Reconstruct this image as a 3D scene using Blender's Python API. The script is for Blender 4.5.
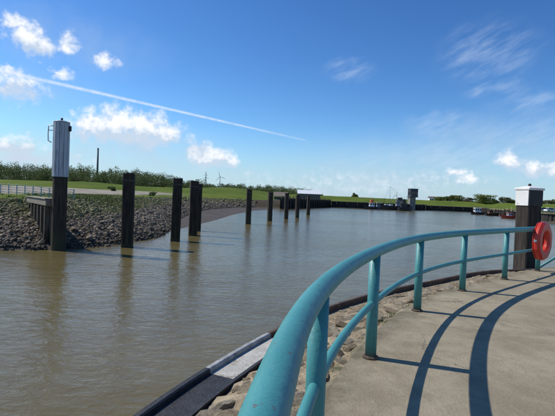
import bpy, bmesh, math, random
import numpy as np
from mathutils import Vector, Matrix, Euler
from math import radians as R, sin, cos, pi

for o in list(bpy.data.objects):
    bpy.data.objects.remove(o)
S = bpy.context.scene
COL = S.collection
random.seed(7)
RNG = np.random.default_rng(7)

# ------------------------------------------------------------------ camera
EYE = 1.55
ROLL, PITCH = R(2.3), R(1.3)
FPX, CXP, CYP = 432.0, 277.5, 208.0
cam_d = bpy.data.cameras.new('camera')
cam = bpy.data.objects.new('camera', cam_d)
COL.objects.link(cam)
cam_d.lens = 28.0
cam_d.sensor_width = 36.0
cam_d.clip_start = 0.05
cam_d.clip_end = 9000
cam.matrix_world = Matrix.Translation((0, 0, EYE)) @ Matrix.Rotation(R(90) - PITCH, 4, 'X') @ Matrix.Rotation(ROLL, 4, 'Z')
S.camera = cam


def ray(u, v):
    x = (u - CXP) / FPX
    y = -(v - CYP) / FPX
    c, s = cos(ROLL), sin(ROLL)
    x, y = x * c - y * s, x * s + y * c
    return Vector((x, cos(PITCH) + y * sin(PITCH), y * cos(PITCH) - sin(PITCH)))


def at_z(u, v, z):
    r = ray(u, v)
    return Vector((0, 0, EYE)) + r * ((z - EYE) / r.z)


def at_y(u, v, Y):
    r = ray(u, v)
    return Vector((0, 0, EYE)) + r * (Y / r.y)


# ------------------------------------------------------------------ sky and sun
SUN_EL = R(47.0)
SUN_DIR = Vector((-0.955 * cos(SUN_EL), 0.297 * cos(SUN_EL), sin(SUN_EL))).normalized()
W = bpy.data.worlds.new('World')
S.world = W
W.use_nodes = True
nt = W.node_tree
for n in list(nt.nodes):
    nt.nodes.remove(n)


class NT:
    """tiny helper for node graphs"""
    def __init__(self, t):
        self.t = t

    def n(self, typ, **kw):
        nd = self.t.nodes.new(typ)
        for k, v in kw.items():
            setattr(nd, k, v)
        return nd

    def put(self, sock, v):
        if isinstance(v, bpy.types.NodeSocket):
            self.t.links.new(v, sock)
        elif v is not None:
            sock.default_value = v

    def math(self, op, a, b=None, c=None, clamp=False):
        nd = self.n('ShaderNodeMath', operation=op, use_clamp=clamp)
        self.put(nd.inputs[0], a)
        self.put(nd.inputs[1], b)
        if c is not None:
            self.put(nd.inputs[2], c)
        return nd.outputs[0]

    def vmath(self, op, a, b=None):
        nd = self.n('ShaderNodeVectorMath', operation=op)
        self.put(nd.inputs[0], a)
        if b is not None:
            self.put(nd.inputs[1], b)
        return nd.outputs[1] if op in ('LENGTH', 'DISTANCE', 'DOT_PRODUCT') else nd.outputs[0]

    def mr(self, v, a, b, c=0.0, d=1.0, smooth=True):
        nd = self.n('ShaderNodeMapRange', interpolation_type='SMOOTHSTEP' if smooth else 'LINEAR')
        self.put(nd.inputs['Value'], v)
        for k, x in zip(('From Min', 'From Max', 'To Min', 'To Max'), (a, b, c, d)):
            nd.inputs[k].default_value = x
        return nd.outputs[0]

    def mix(self, f, a, b, blend='MIX'):
        nd = self.n('ShaderNodeMix', data_type='RGBA', blend_type=blend)
        self.put(nd.inputs[0], f)
        self.put(nd.inputs[6], a if isinstance(a, bpy.types.NodeSocket) else (*a, 1))
        self.put(nd.inputs[7], b if isinstance(b, bpy.types.NodeSocket) else (*b, 1))
        return nd.outputs[2]

    def noise(self, vec, scale, detail=4, rough=.55, dist=0.0, out=0):
        nd = self.n('ShaderNodeTexNoise')
        self.put(nd.inputs['Vector'], vec)
        nd.inputs['Scale'].default_value = scale
        nd.inputs['Detail'].default_value = detail
        nd.inputs['Roughness'].default_value = rough
        nd.inputs['Distortion'].default_value = dist
        return nd.outputs[out]

    def comb(self, x, y, z):
        nd = self.n('ShaderNodeCombineXYZ')
        for s, v in zip(nd.inputs, (x, y, z)):
            self.put(s, v)
        return nd.outputs[0]

    def sep(self, v):
        nd = self.n('ShaderNodeSeparateXYZ')
        self.put(nd.inputs[0], v)
        return nd.outputs


N = NT(nt)
SKY_STRENGTH = 0.1
out = N.n('ShaderNodeOutputWorld')
bg = N.n('ShaderNodeBackground')
bg.inputs['Strength'].default_value = SKY_STRENGTH
nt.links.new(bg.outputs[0], out.inputs[0])
sky = N.n('ShaderNodeTexSky', sky_type='NISHITA')
sky.sun_disc = False
sky.sun_elevation = SUN_EL
sky.sun_rotation = math.atan2(SUN_DIR.x, SUN_DIR.y)
sky.altitude = 0
sky.air_density = 1.0
sky.dust_density = 0.1
sky.ozone_density = 3.0
# the camera's contrasty response to the blue sky, channel by channel
sr, sg, sb = [N.math('MULTIPLY', x, SKY_STRENGTH) for x in N.sep(sky.outputs[0])]
tone = [(sr, 1.72, 1.586), (sg, 1.78, 1.41), (sb, 1.86, 1.25)]
chan = [N.math('MINIMUM', N.math('MULTIPLY', N.math('POWER', x, p_), g_ / SKY_STRENGTH), 1.3 / SKY_STRENGTH) for x, g_, p_ in tone]
skycol = N.comb(*chan)
tc = N.n('ShaderNodeTexCoord')
D = tc.outputs['Generated']
dx, dy, dz = N.sep(D)
az = N.math('ARCTAN2', dx, dy)
el = N.math('ARCSINE', dz)
P = N.comb(az, el, 0.0)
skycol = N.mix(N.mr(el, -.02, .18, .8, 0), skycol, (.46 / SKY_STRENGTH, .69 / SKY_STRENGTH, .90 / SKY_STRENGTH))


def azel(u, v):
    r = ray(u, v).normalized()
    return math.atan2(r.x, r.y), math.asin(r.z)


nz_big = N.noise(P, 16, 3, .55)
nz_f = N.noise(P, 42, 5, .62)
warp = N.vmath('SCALE', N.vmath('SUBTRACT', N.noise(P, 30, 2, .6, out=1), (.5, .5, .5)))
warp.node.inputs['Scale'].default_value = .035
Pw = N.vmath('ADD', P, warp)


def blob_sum(lst, vec):
    acc = None
    for (a, e, ra, re, amp) in lst:
        d = N.vmath('SUBTRACT', vec, (a, e, 0))
        d = N.vmath('MULTIPLY', d, (1 / ra, 1 / re, 0))
        m = N.math('SUBTRACT', 1.0, N.vmath('LENGTH', d), clamp=True)
        m = N.math('MULTIPLY', m, amp)
        acc = m if acc is None else N.math('MAXIMUM', acc, m)
    return acc


def px_blobs(lst):
    return [(*azel(u, v), rx * 1.35 / FPX, ry * 1.35 / FPX, a) for u, v, rx, ry, a in lst]


CUMULUS = px_blobs([
    (92, 126, 24, 14, 1.1), (118, 124, 26, 18, 1.25), (146, 129, 26, 19, 1.3), (165, 134, 22, 13, 1.1), (128, 136, 64, 9, 1.0),
    (202, 155, 16, 15, 1.25), (216, 158, 18, 11, 1.2), (229, 161, 12, 7, 1.0),
    (14, 24, 12, 9, .95), (26, 36, 16, 10, 1.05), (40, 44, 13, 11, 1.1), (66, 42, 12, 9, .9), (105, 61, 13, 7, .68),
    (62, 74, 14, 6, .7), (16, 86, 24, 14, .95), (8, 71, 13, 6, .8),
    (5, 146, 34, 12, .95), (30, 157, 50, 9, .85),
    (508, 162, 11, 9, 1.05), (534, 170, 15, 7, 1.05), (455, 171, 13, 5, .95), (470, 178, 12, 5, .8), (556, 171, 10, 6, .95),
])
rb = random.Random(3)
for k in range(7):     # the same fair-weather cumulus all round the horizon
    a0 = .95 + (2 * pi - 1.9) * (k + rb.random() * .7) / 7
    a0 = a0 if a0 < pi else a0 - 2 * pi
    e0 = rb.uniform(.05, .32)
    s0 = rb.uniform(.03, .10)
    CUMULUS += [(a0, e0, s0 * 1.4, s0 * .55, 1.15), (a0 + s0 * .8, e0 - s0 * .1, s0, s0 * .4, 1.05)]
cb = blob_sum(CUMULUS, Pw)
cn = N.math('ADD', N.math('MULTIPLY', N.math('SUBTRACT', nz_f, .5), 1.5), N.math('MULTIPLY', N.math('SUBTRACT', nz_big, .5), .5))
has = N.mr(cb, 0.0, .2)
cum = N.math('ADD', cb, N.math('MULTIPLY', cn, has))
cumA = N.math('MULTIPLY', N.mr(cum, .12, .88), .95)
# hazy veil below the large cumulus and low along the horizon
VEIL = px_blobs([(130, 152, 80, 26, .9), (10, 160, 80, 30, .75), (225, 172, 60, 14, .5), (380, 178, 110, 22, .75),
                 (520, 140, 120, 24, .55), (460, 158, 130, 22, .55), (60, 40, 80, 24, .45), (30, 90, 60, 22, .4)])
veil = N.math('MULTIPLY', blob_sum(VEIL, Pw), N.mr(nz_big, .25, .75, .35, 1.0))
# cirrus wisps, drawn out along one direction
rot = N.n('ShaderNodeMapping')
rot.vector_type = 'TEXTURE'
rot.inputs['Rotation'].default_value = (0, 0, R(24))
rot.inputs['Scale'].default_value = (1, .27, 1)
nt.links.new(P, rot.inputs[0])
cir_n = N.noise(rot.outputs[0], 15, 5, .6, .15)
CIRRUS = px_blobs([(487, 52, 40, 26, 1.0), (495, 88, 26, 10, 1.0), (350, 70, 26, 12, .85), (440, 124, 30, 12, .9), (535, 102, 40, 10, .9),
                   (480, 155, 120, 16, .8), (395, 160, 70, 14, .6), (540, 138, 60, 16, .75), (365, 182, 50, 14, .8), (520, 128, 90, 14, .5)])
for k in range(5):
    a0 = .9 + (2 * pi - 1.8) * (k + .5) / 5
    a0 = a0 if a0 < pi else a0 - 2 * pi
    CIRRUS.append((a0, rb.uniform(.15, .7), .30, .10, .9))
cir = N.math('MULTIPLY', N.mr(blob_sum(CIRRUS, Pw), 0, .9), N.mr(cir_n, .30, .85, 0, .42))
PUFF = px_blobs([(345, 182, 60, 12, 1), (390, 184, 50, 10, 1), (440, 180, 60, 9, .8), (300, 186, 60, 9, .7), (255, 178, 40, 9, .6)])
puff = N.math('MULTIPLY', N.mr(blob_sum(PUFF, Pw), 0, .7), N.mr(N.noise(P, 60, 5, .6), .42, .72, 0, .55))
# condensation trail: a band along a great circle
ca, cb_ = ray(8, 72).normalized(), ray(302, 139.5).normalized()
nrm = ca.cross(cb_).normalized()
mid = (ca + cb_).normalized()
tan_ = nrm.cross(mid).normalized()
dist = N.math('ABSOLUTE', N.vmath('DOT_PRODUCT', D, tuple(nrm)))
along = N.vmath('DOT_PRODUCT', D, tuple(tan_))
half = math.acos(max(-1, min(1, ca.dot(cb_)))) / 2
sgn = 1 if cb_.dot(tan_) > 0 else -1
alg = N.math('MULTIPLY', along, float(sgn))        # negative = left, positive = right
wid = N.mr(alg, -half, half, .0046, .0028)
trn = N.noise(P, 75, 5, .6)
tr = N.math('SUBTRACT', 1.0, N.math('DIVIDE', dist, wid), clamp=True)
tr = N.math('MULTIPLY', N.math('POWER', tr, .8), N.mr(trn, .25, .65, .45, .9))
tr = N.math('MULTIPLY', tr, N.mr(alg, half * .25, half * 1.02, 1.0, 0.35))
tr = N.math('MULTIPLY', tr, N.mr(alg, half * .98, half * 1.04, 1.0, 0.0))
tr = N.math('MULTIPLY', tr, N.mr(alg, -half * 1.5, -half * .9, 0.0, 1.0))
tr = N.math('MULTIPLY', tr, N.mr(N.vmath('DOT_PRODUCT', D, tuple(mid)), 0, .3))
# cloud colour: white heads, pale grey-blue undersides
BASES = px_blobs([(132, 145, 66, 13, 1), (216, 168, 30, 9, 1), (20, 157, 56, 12, 1), (510, 170, 14, 6, .8), (536, 176, 18, 6, .8), (20, 95, 26, 8, .8), (34, 50, 22, 7, .6)])
shade = N.math('ADD', N.mr(nz_f, .30, .62, .25, .9), N.mr(cum, .5, 1.1, 0, .3))
shade = N.math('SUBTRACT', shade, N.math('MULTIPLY', blob_sum(BASES, Pw), 2.0), clamp=True)
k_ = 1 / SKY_STRENGTH
ccol = N.mix(shade, (.70 * k_, .82 * k_, .98 * k_), (1.18 * k_, 1.20 * k_, 1.24 * k_))
c1 = N.mix(N.math('MULTIPLY', veil, .75), skycol, (.62 * k_, .74 * k_, .88 * k_))
c2 = N.mix(cir, c1, (.80 * k_, .95 * k_, 1.15 * k_))
c2 = N.mix(puff, c2, (.90 * k_, 1.0 * k_, 1.12 * k_))
c3 = N.mix(N.math('MULTIPLY', tr, .85), c2, (.95 * k_, 1.04 * k_, 1.16 * k_))
c4 = N.mix(cumA, c3, ccol)
nt.links.new(c4, bg.inputs['Color'])

W.cycles.sampling_method = "MANUAL"
W.cycles.sample_map_resolution = 128

sd = bpy.data.lights.new('sun', 'SUN')
sd.energy = 5.0
sd.angle = R(0.53)
sd.color = (1.0, .945, .85)
sun = bpy.data.objects.new('sun', sd)
COL.objects.link(sun)
sun.rotation_euler = SUN_DIR.to_track_quat('Z', 'Y').to_euler()
sun.location = (-30, 10, 40)

S.cycles.max_bounces = 6
S.cycles.diffuse_bounces = 2
S.cycles.glossy_bounces = 3
S.cycles.transmission_bounces = 2
S.cycles.adaptive_threshold = .02

S.view_settings.view_transform = 'Standard'
S.view_settings.look = 'None'
S.view_settings.exposure = -0.2
S.view_settings.gamma = 1.0

# ------------------------------------------------------------------ materials
MATS = {}


def mat(name, c1, c2=None, scale=4.0, rough=.7, bump=0.0, bscale=30.0, detail=6, stretch=(1, 1, 1), metal=0.0, spec=.5, lo=.35, hi=.68, c3=None, s3=1.0, lo3=.5, hi3=.62):
    if name in MATS:
        return MATS[name]
    m = bpy.data.materials.new(name)
    m.use_nodes = True
    t = NT(m.node_tree)
    b = m.node_tree.nodes['Principled BSDF']
    tcn = t.n('ShaderNodeTexCoord')
    mp = t.n('ShaderNodeMapping')
    mp.inputs['Scale'].default_value = stretch
    m.node_tree.links.new(tcn.outputs['Object'], mp.inputs[0])
    v = mp.outputs[0]
    col = None
    if c2 is not None:
        f = t.mr(t.noise(v, scale, detail, .6), lo, hi)
        col = t.mix(f, c1, c2)
        if c3 is not None:
            col = t.mix(t.mr(t.noise(v, s3, 6, .65), lo3, hi3), col, c3)
        m.node_tree.links.new(col, b.inputs['Base Color'])
    else:
        b.inputs['Base Color'].default_value = (*c1, 1)
    b.inputs['Roughness'].default_value = rough
    b.inputs['Metallic'].default_value = metal
    b.inputs['Specular IOR Level'].default_value = spec
    if bump:
        bn = t.n('ShaderNodeBump')
        bn.inputs['Strength'].default_value = bump
        bn.inputs['Distance'].default_value = 1.0 / bscale
        m.node_tree.links.new(t.noise(v, bscale, 6, .6), bn.inputs['Height'])
        m.node_tree.links.new(bn.outputs[0], b.inputs['Normal'])
    MATS[name] = m
    return m


# ------------------------------------------------------------------ mesh helpers
class MB:
    def __init__(self):
        self.v, self.f, self.s = [], [], []

    def add(self, verts, faces, smooth=False):
        o = len(self.v)
        self.v += [tuple(p) for p in verts]
        self.f += [tuple(i + o for i in f) for f in faces]
        self.s += [smooth] * len(faces)
        return self

    def box(self, c, s, rz=0.0, taper=1.0, rx=0.0, ry=0.0):
        m = Euler((rx, ry, rz)).to_matrix()
        vs = []
        for z in (-.5, .5):
            k = taper if z > 0 else 1
            for x, y in ((-.5, -.5), (.5, -.5), (.5, .5), (-.5, .5)):
                vs.append(Vector(c) + m @ Vector((x * s[0] * k, y * s[1] * k, z * s[2])))
        return self.add(vs, [(3, 2, 1, 0), (4, 5, 6, 7), (0, 1, 5, 4), (1, 2, 6, 5), (2, 3, 7, 6), (3, 0, 4, 7)])

    def bevbox(self, c, s, rz=0.0, b=.02):
        """box with chamfered vertical and top edges"""
        m = Euler((0, 0, rz)).to_matrix()
        x, y, z = s[0] / 2, s[1] / 2, s[2] / 2

        def ring(xx, yy, zz, bb):
            return [(xx - bb, -yy, zz), (xx, -yy + bb, zz), (xx, yy - bb, zz), (xx - bb, yy, zz), (-xx + bb, yy, zz), (-xx, yy - bb, zz), (-xx, -yy + bb, zz), (-xx + bb, -yy, zz)]
        rs = [ring(x - b, y - b, -z, b * .6), ring(x, y, -z + b, b), ring(x, y, z - b, b), ring(x - b, y - b, z, b * .6)]
        vs = [Vector(c) + m @ Vector(p) for r in rs for p in r]
        fs = [tuple(range(7, -1, -1)), tuple(range(24, 32))]
        for k in range(3):
            for i in range(8):
                j = (i + 1) % 8
                fs.append((k * 8 + i, k * 8 + j, k * 8 + 8 + j, k * 8 + 8 + i))
        return self.add(vs, fs)

    def tube(self, pts, r, seg=12, cap=True, smooth=True):
        pts = [Vector(p) for p in pts]
        rr = r if isinstance(r, (list, tuple)) else [r] * len(pts)
        vs, fs = [], []
        up = Vector((0, 0, 1))
        prev = None
        for i, p in enumerate(pts):
            t = (pts[min(i + 1, len(pts) - 1)] - pts[max(i - 1, 0)]).normalized()
            a = t.cross(up) if prev is None else prev - t * prev.dot(t)
            if a.length < 1e-4:
                a = t.cross(Vector((1, 0, 0)))
            a.normalize()
            prev = a
            b = t.cross(a)
            for k in range(seg):
                q = 2 * pi * k / seg
                vs.append(p + (a * cos(q) + b * sin(q)) * rr[i])
        for i in range(len(pts) - 1):
            for k in range(seg):
                j = (k + 1) % seg
                fs.append((i * seg + k, i * seg + j, (i + 1) * seg + j, (i + 1) * seg + k))
        self.add(vs, fs, smooth)
        if cap:
            n = len(pts)
            o = len(self.v) - n * seg
            self.f += [tuple(o + k for k in range(seg - 1, -1, -1)), tuple(o + (n - 1) * seg + k for k in range(seg))]
            self.s += [False, False]
        return self

    def prism(self, poly, z0, z1, smooth=False):
        n = len(poly)
        vs = [(p[0], p[1], z0) for p in poly] + [(p[0], p[1], z1) for p in poly]
        fs = [tuple(range(n - 1, -1, -1)), tuple(range(n, 2 * n))]
        fs += [(i, (i + 1) % n, n + (i + 1) % n, n + i) for i in range(n)]
        return self.add(vs, fs, smooth)

    def loft(self, rings, cap=True, smooth=False, closed=True):
        n = len(rings[0])
        vs = [p for r in rings for p in r]
        fs = []
        for k in range(len(rings) - 1):
            for i in range(n if closed else n - 1):
                j = (i + 1) % n
                fs.append((k * n + i, k * n + j, (k + 1) * n + j, (k + 1) * n + i))
        if cap and closed:
            fs += [tuple(range(n - 1, -1, -1)), tuple((len(rings) - 1) * n + i for i in range(n))]
        return self.add(vs, fs, smooth)

    def mesh(self, name, m):
        me = bpy.data.meshes.new(name)
        me.from_pydata(self.v, [], self.f)
        me.polygons.foreach_set('use_smooth', self.s)
        me.materials.append(m)
        me.update()
        return me

    def build(self, name, m, parent=None, loc=(0, 0, 0), rz=0.0):
        o = bpy.data.objects.new(name, self.mesh(name, m))
        COL.objects.link(o)
        o.location = loc
        o.rotation_euler = (0, 0, rz)
        o.parent = parent
        return o


def tag(o, label, cat=None, group=None, kind=None):
    if label:
        o['label'] = label
    if cat:
        o['category'] = cat
    if group:
        o['group'] = group
    if kind:
        o['kind'] = kind
    return o


def empty(name, loc, rz=0.0):
    o = bpy.data.objects.new(name, None)
    COL.objects.link(o)
    o.empty_display_size = .2
    o.location = loc
    o.rotation_euler = (0, 0, rz)
    return o


def ico_verts():
    t = (1 + 5 ** .5) / 2
    v = np.array([(-1, t, 0), (1, t, 0), (-1, -t, 0), (1, -t, 0), (0, -1, t), (0, 1, t), (0, -1, -t), (0, 1, -t), (t, 0, -1), (t, 0, 1), (-t, 0, -1), (-t, 0, 1)], float)
    v /= np.linalg.norm(v[0])
    f = [(0, 11, 5), (0, 5, 1), (0, 1, 7), (0, 7, 10), (0, 10, 11), (1, 5, 9), (5, 11, 4), (11, 10, 2), (10, 7, 6), (7, 1, 8), (3, 9, 4), (3, 4, 2), (3, 2, 6), (3, 6, 8), (3, 8, 9), (4, 9, 5), (2, 4, 11), (6, 2, 10), (8, 6, 7), (9, 8, 1)]
    return v, f


ICO_V, ICO_F = ico_verts()


def chaikin(pts, n=2):
    for _ in range(n):
        q = [pts[0]]
        for a, b in zip(pts[:-1], pts[1:]):
            q += [a * .75 + b * .25, a * .25 + b * .75]
        q.append(pts[-1])
        pts = q
    return pts


def resample(pts, step):
    d = [0]
    for a, b in zip(pts[:-1], pts[1:]):
        d.append(d[-1] + (b - a).length)
    n = max(2, int(d[-1] / step) + 1)
    res, j = [], 0
    for i in range(n):
        s = d[-1] * i / (n - 1)
        while j < len(d) - 2 and d[j + 1] < s:
            j += 1
        t = (s - d[j]) / max(1e-9, d[j + 1] - d[j])
        res.append(pts[j].lerp(pts[j + 1], t))
    return res


# ------------------------------------------------------------------ plan of the harbour (metres, quay deck z = 0)
WATER_Z = -2.4
FOOT = [(-400, -60), (-60, 18), (-30, 25), (-17.3, 27.2), (-14.6, 28.2), (-12.6, 31), (-11.0, 38), (-12.2, 48), (-14.5, 60), (-17.5, 85), (-19, 115), (-15, 150), (2, 164),
        (31, 252), (70, 250), (97, 284), (128, 282), (114, 234), (101, 190), (90, 165), (84, 133), (92, 118), (130, 108), (400, 100), (400, -300), (-400, -300)]
MUDP = [(-400, -60), (-60, 18), (-30, 25), (-17.3, 27.0), (-14.6, 28.0), (-12.4, 30.8), (-10.6, 38), (-11.2, 46), (-10.6, 56), (-9.8, 70), (-9.5, 92), (-7.0, 125), (-2, 150), (3, 163),
        (31, 251), (70, 249), (97, 283), (128, 281), (113, 234), (100, 190), (89, 165), (83, 133), (91, 117), (130, 107), (400, 99), (400, -300), (-400, -300)]


DIKE = [(-400, 165), (-150, 150), (-75, 142), (-52, 150), (-42, 172), (-28, 192), (-8, 203), (8, 222), (20, 262), (32, 262), (60, -300), (-400, -300)]


def signed_dist(X, Y, poly):
    """positive outside the polygon"""
    d2 = np.full(X.shape, 1e18)
    ins = np.zeros(X.shape, bool)
    n = len(poly)
    for i in range(n):
        x1, y1 = poly[i]
        x2, y2 = poly[(i + 1) % n]
        ex, ey = x2 - x1, y2 - y1
        t = np.clip(((X - x1) * ex + (Y - y1) * ey) / (ex * ex + ey * ey), 0, 1)
        d2 = np.minimum(d2, (X - x1 - t * ex) ** 2 + (Y - y1 - t * ey) ** 2)
        c = ((y1 > Y) != (y2 > Y)) & (X < ex * (Y - y1) / (ey if ey != 0 else 1e-9) + x1)
        ins ^= c
    d = np.sqrt(d2)
    return np.where(ins, -d, d)


def sstep(x, a, b):
    t = np.clip((x - a) / (b - a), 0, 1)
    return t * t * (3 - 2 * t)


def wobble(X, Y, s, seed=0):
    r = np.random.default_rng(seed)
    z = np.zeros(X.shape)
    for k in range(6):
        a = r.uniform(0, 2 * pi)
        f = s * (1.7 ** k)
        z += np.sin((X * cos(a) + Y * sin(a)) * f + r.uniform(0, 6)) / (1.5 ** k)
    return z / 3


def terrain(X, Y):
    X = np.asarray(X, float)
    Y = np.asarray(Y, float)
    sf = signed_dist(X, Y, FOOT)
    sw = signed_dist(X, Y, MUDP)
    far = np.maximum(sstep(Y, 150, 215), sstep(X, 20, 60))
    sk = signed_dist(X, Y, DIKE)
    ap = np.clip((sf - 12) / np.maximum(sf - 12 - sk, 1), 0, 1)
    left = np.interp(sf, [0, 2, 9.5, 14], [.22, 1.0, 2.95, 3.1]) + 1.45 * ap * (2 - ap) + np.interp(sk, [0, 4, 34, 42, 75, 120], [0, .3, 4.3, 4.4, 2.2, 1.2])
    hh = 1.0 + .35 * sstep(-X, -10, 40) * sstep(Y, 150, 260)
    fr = np.interp(sf, [0, 3, 9, 13, 38, 43, 70, 120], [.3, 3.0, 3.2, 3.5, 6.9, 7.0, 4.6, 4.2]) * hh
    rt = sstep(X, 70, 100) * sstep(-Y, -230, -150)
    fr = fr * (1 - rt) + rt * np.interp(sf, [0, 3, 9, 45, 75, 80, 110], [.3, 2.7, 2.9, 3.1, 5.9, 6.0, 4.2])
    bank = left * (1 - far) + fr * far
    mud = .22 * np.clip(sw / np.maximum(sw - sf, .05), 0, 1)
    z = np.where(sf > 0, bank, np.where(sw > 0, mud, -np.clip(-sw * .25, .02, 2.5)))
    rough = wobble(X, Y, .9, 3) * .07 * sstep(sf, .3, 2) + wobble(X, Y, .12, 5) * .12 * sstep(sf, 20, 40)
    far_fall = sstep(np.hypot(X, Y), 350, 700)
    z = z * (1 - far_fall) + np.where(sf > 0, 3.6, z) * far_fall
    return WATER_Z + z + rough, sf, sw, far, sk


# ground: one sheet to the horizon
ang = np.concatenate([np.linspace(-62, 62, 620), np.linspace(63, 297, 80)])
rad = np.concatenate([[2.0, 8, 14], np.linspace(18, 70, 150), np.geomspace(70.6, 420, 170), np.geomspace(440, 7000, 24)])
A, Rr = np.meshgrid(np.radians(ang), rad)
GX, GY = Rr * np.sin(A), Rr * np.cos(A)
GZ, SF, SW, FAR, SK = terrain(GX, GY)
na, nr = len(ang), len(rad)
idx = np.arange(na * nr).reshape(nr, na)
a0 = idx[:-1, :]
a1 = np.roll(idx, -1, 1)[:-1, :]
b0 = idx[1:, :]
b1 = np.roll(idx, -1, 1)[1:, :]
faces = np.stack([a0, a1, b1, b0], -1).reshape(-1, 4)
me = bpy.data.meshes.new('ground')
me.from_pydata(np.stack([GX, GY, GZ], -1).reshape(-1, 3).tolist(), [], faces.tolist())
me.polygons.foreach_set('use_smooth', [True] * len(faces))
wb = wobble(GX, GY, .35, 9)
rockw = sstep(SF, -.5, .3) * (1 - sstep(SF + wb * 1.5, 8.6, 11.5)) * (1 - sstep(GX, 5, 12))
mudw = (1 - sstep(SF, .1, .8))
road = sstep(SF + wb * 2.5, 15, 20) * (1 - sstep(SK + wb * .8, -4, -2)) * (1 - sstep(GY, 135, 165))
sand = sstep(SF + wb, 2, 4) * (1 - sstep(SF + wb * 2, 9, 12)) * FAR
for nm, arr in (('rockw', rockw), ('mudw', mudw), ('road', road), ('sand', sand)):
    at = me.attributes.new(nm, 'FLOAT', 'POINT')
    at.data.foreach_set('value', arr.reshape(-1).astype(np.float32))
gm = bpy.data.materials.new('ground')
gm.use_nodes = True
t = NT(gm.node_tree)
b = gm.node_tree.nodes['Principled BSDF']
b.inputs['Roughness'].default_value = .9
b.inputs['Specular IOR Level'].default_value = .04
ge = t.n('ShaderNodeNewGeometry')
pos = ge.outputs['Position']


def attr(tt, n_):
    nd = tt.n('ShaderNodeAttribute')
    nd.attribute_name = n_
    return nd.outputs['Fac']


mp = t.n('ShaderNodeMapping')
mp.inputs['Scale'].default_value = (1, .35, 1)
gm.node_tree.links.new(pos, mp.inputs[0])
grass = t.mix(t.mr(t.noise(pos, .06, 6, .65), .35, .68), (.078, .122, .018), (.130, .168, .030))
grass = t.mix(t.mr(t.noise(mp.outputs[0], .5, 5, .7), .45, .75, 0, .5), grass, (.150, .145, .050))
c = grass
c = t.mix(attr(t, 'road'), c, t.mix(t.mr(t.noise(pos, .25, 5, .6), .3, .7), (.36, .32, .26), (.25, .225, .18)))
c = t.mix(attr(t, 'sand'), c, t.mix(t.mr(t.noise(pos, .2, 5, .6), .3, .7), (.17, .16, .08), (.11, .13, .04)))
c = t.mix(attr(t, 'rockw'), c, t.mix(t.mr(t.noise(pos, 3, 6, .7), .35, .65), (.045, .037, .027), (.11, .092, .066)))
c = t.mix(attr(t, 'mudw'), c, t.mix(t.mr(t.noise(pos, .35, 6, .65), .35, .65), (.082, .067, .052), (.112, .096, .078)))
gm.node_tree.links.new(c, b.inputs['Base Color'])
gm.node_tree.links.new(t.mr(attr(t, 'mudw'), 0, 1, .9, .6), b.inputs['Roughness'])
bn = t.n('ShaderNodeBump')
bn.inputs['Strength'].default_value = .6
bn.inputs['Distance'].default_value = .15
gm.node_tree.links.new(t.noise(pos, 2.2, 6, .7), bn.inputs['Height'])
gm.node_tree.links.new(bn.outputs[0], b.inputs['Normal'])
me.materials.append(gm)
ground = bpy.data.objects.new('ground', me)
COL.objects.link(ground)
tag(ground, None, None, None, 'structure')


def gz(x, y):
    return float(terrain(np.array([x]), np.array([y]))[0][0])


# water
wm = bpy.data.materials.new('harbour_water')
wm.use_nodes = True
t = NT(wm.node_tree)
b = wm.node_tree.nodes['Principled BSDF']
ge = t.n('ShaderNodeNewGeometry')
pos = ge.outputs['Position']
wc = t.mix(t.mr(t.noise(pos, .07, 5, .6, .6), .35, .65), (.132, .106, .042), (.160, .130, .055))
wm.node_tree.links.new(wc, b.inputs['Base Color'])
b.inputs['Roughness'].default_value = .125
b.inputs['IOR'].default_value = 1.33
m1 = t.n('ShaderNodeMapping')
m1.inputs['Rotation'].default_value = (0, 0, R(14))
m1.inputs['Scale'].default_value = (.55, 1.0, 1)
wm.node_tree.links.new(pos, m1.inputs[0])
h1 = t.noise(m1.outputs[0], 3.4, 4, .55, .8)
h2 = t.noise(m1.outputs[0], .55, 3, .5, .4)
h3 = t.noise(pos, 11, 3, .5, .6)
calm = t.mr(t.noise(pos, .035, 4, .6, .5), .38, .62, .55, 1.0)
hh_ = t.math('ADD', t.math('MULTIPLY', h1, .62), t.math('MULTIPLY', h2, 1.3))
hh_ = t.math('ADD', hh_, t.math('MULTIPLY', h3, .07))
hh_ = t.math('MULTIPLY', hh_, calm)
bn = t.n('ShaderNodeBump')
bn.inputs['Strength'].default_value = 1.0
bn.inputs['Distance'].default_value = .09
wm.node_tree.links.new(hh_, bn.inputs['Height'])
wm.node_tree.links.new(bn.outputs[0], b.inputs['Normal'])
wob = MB().add([(-420, -320, WATER_Z), (420, -320, WATER_Z), (420, 320, WATER_Z), (-420, 320, WATER_Z)], [(0, 1, 2, 3)]).build('water', wm)
tag(wob, None, None, None, 'structure')

# ------------------------------------------------------------------ the quay we stand on
RAILPTS = [(-.85, -9), (-.42, -5), (-.2, -1.8), (-.09, .2), (-.016, .96), (.10, 1.75), (.30, 2.55), (.62, 3.45), (1.02, 4.36), (1.50, 5.30), (2.08, 6.25), (2.72, 7.08), (3.44, 7.86), (4.2, 8.58), (4.97, 9.28), (5.75, 10.0), (6.53, 10.72)]
EDGE_END = [(7.15, 11.17), (7.9, 11.5), (9.2, 11.85), (11.5, 12.2), (16, 12.5), (24, 12.6), (40, 12.0)]


def V3(p, z=0.0):
    return Vector((p[0], p[1], z))


rail_c = resample(chaikin([V3(p) for p in RAILPTS], 2), .08)
edge_c = resample(chaikin([V3(p) for p in RAILPTS + EDGE_END], 2), .10)


def offset(curve, o, z):
    res = []
    for i, p in enumerate(curve):
        tt = (curve[min(i + 1, len(curve) - 1)] - curve[max(i - 1, 0)]).normalized()
        res.append(Vector((p.x - tt.y * o, p.y + tt.x * o, z)))
    return res


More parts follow.
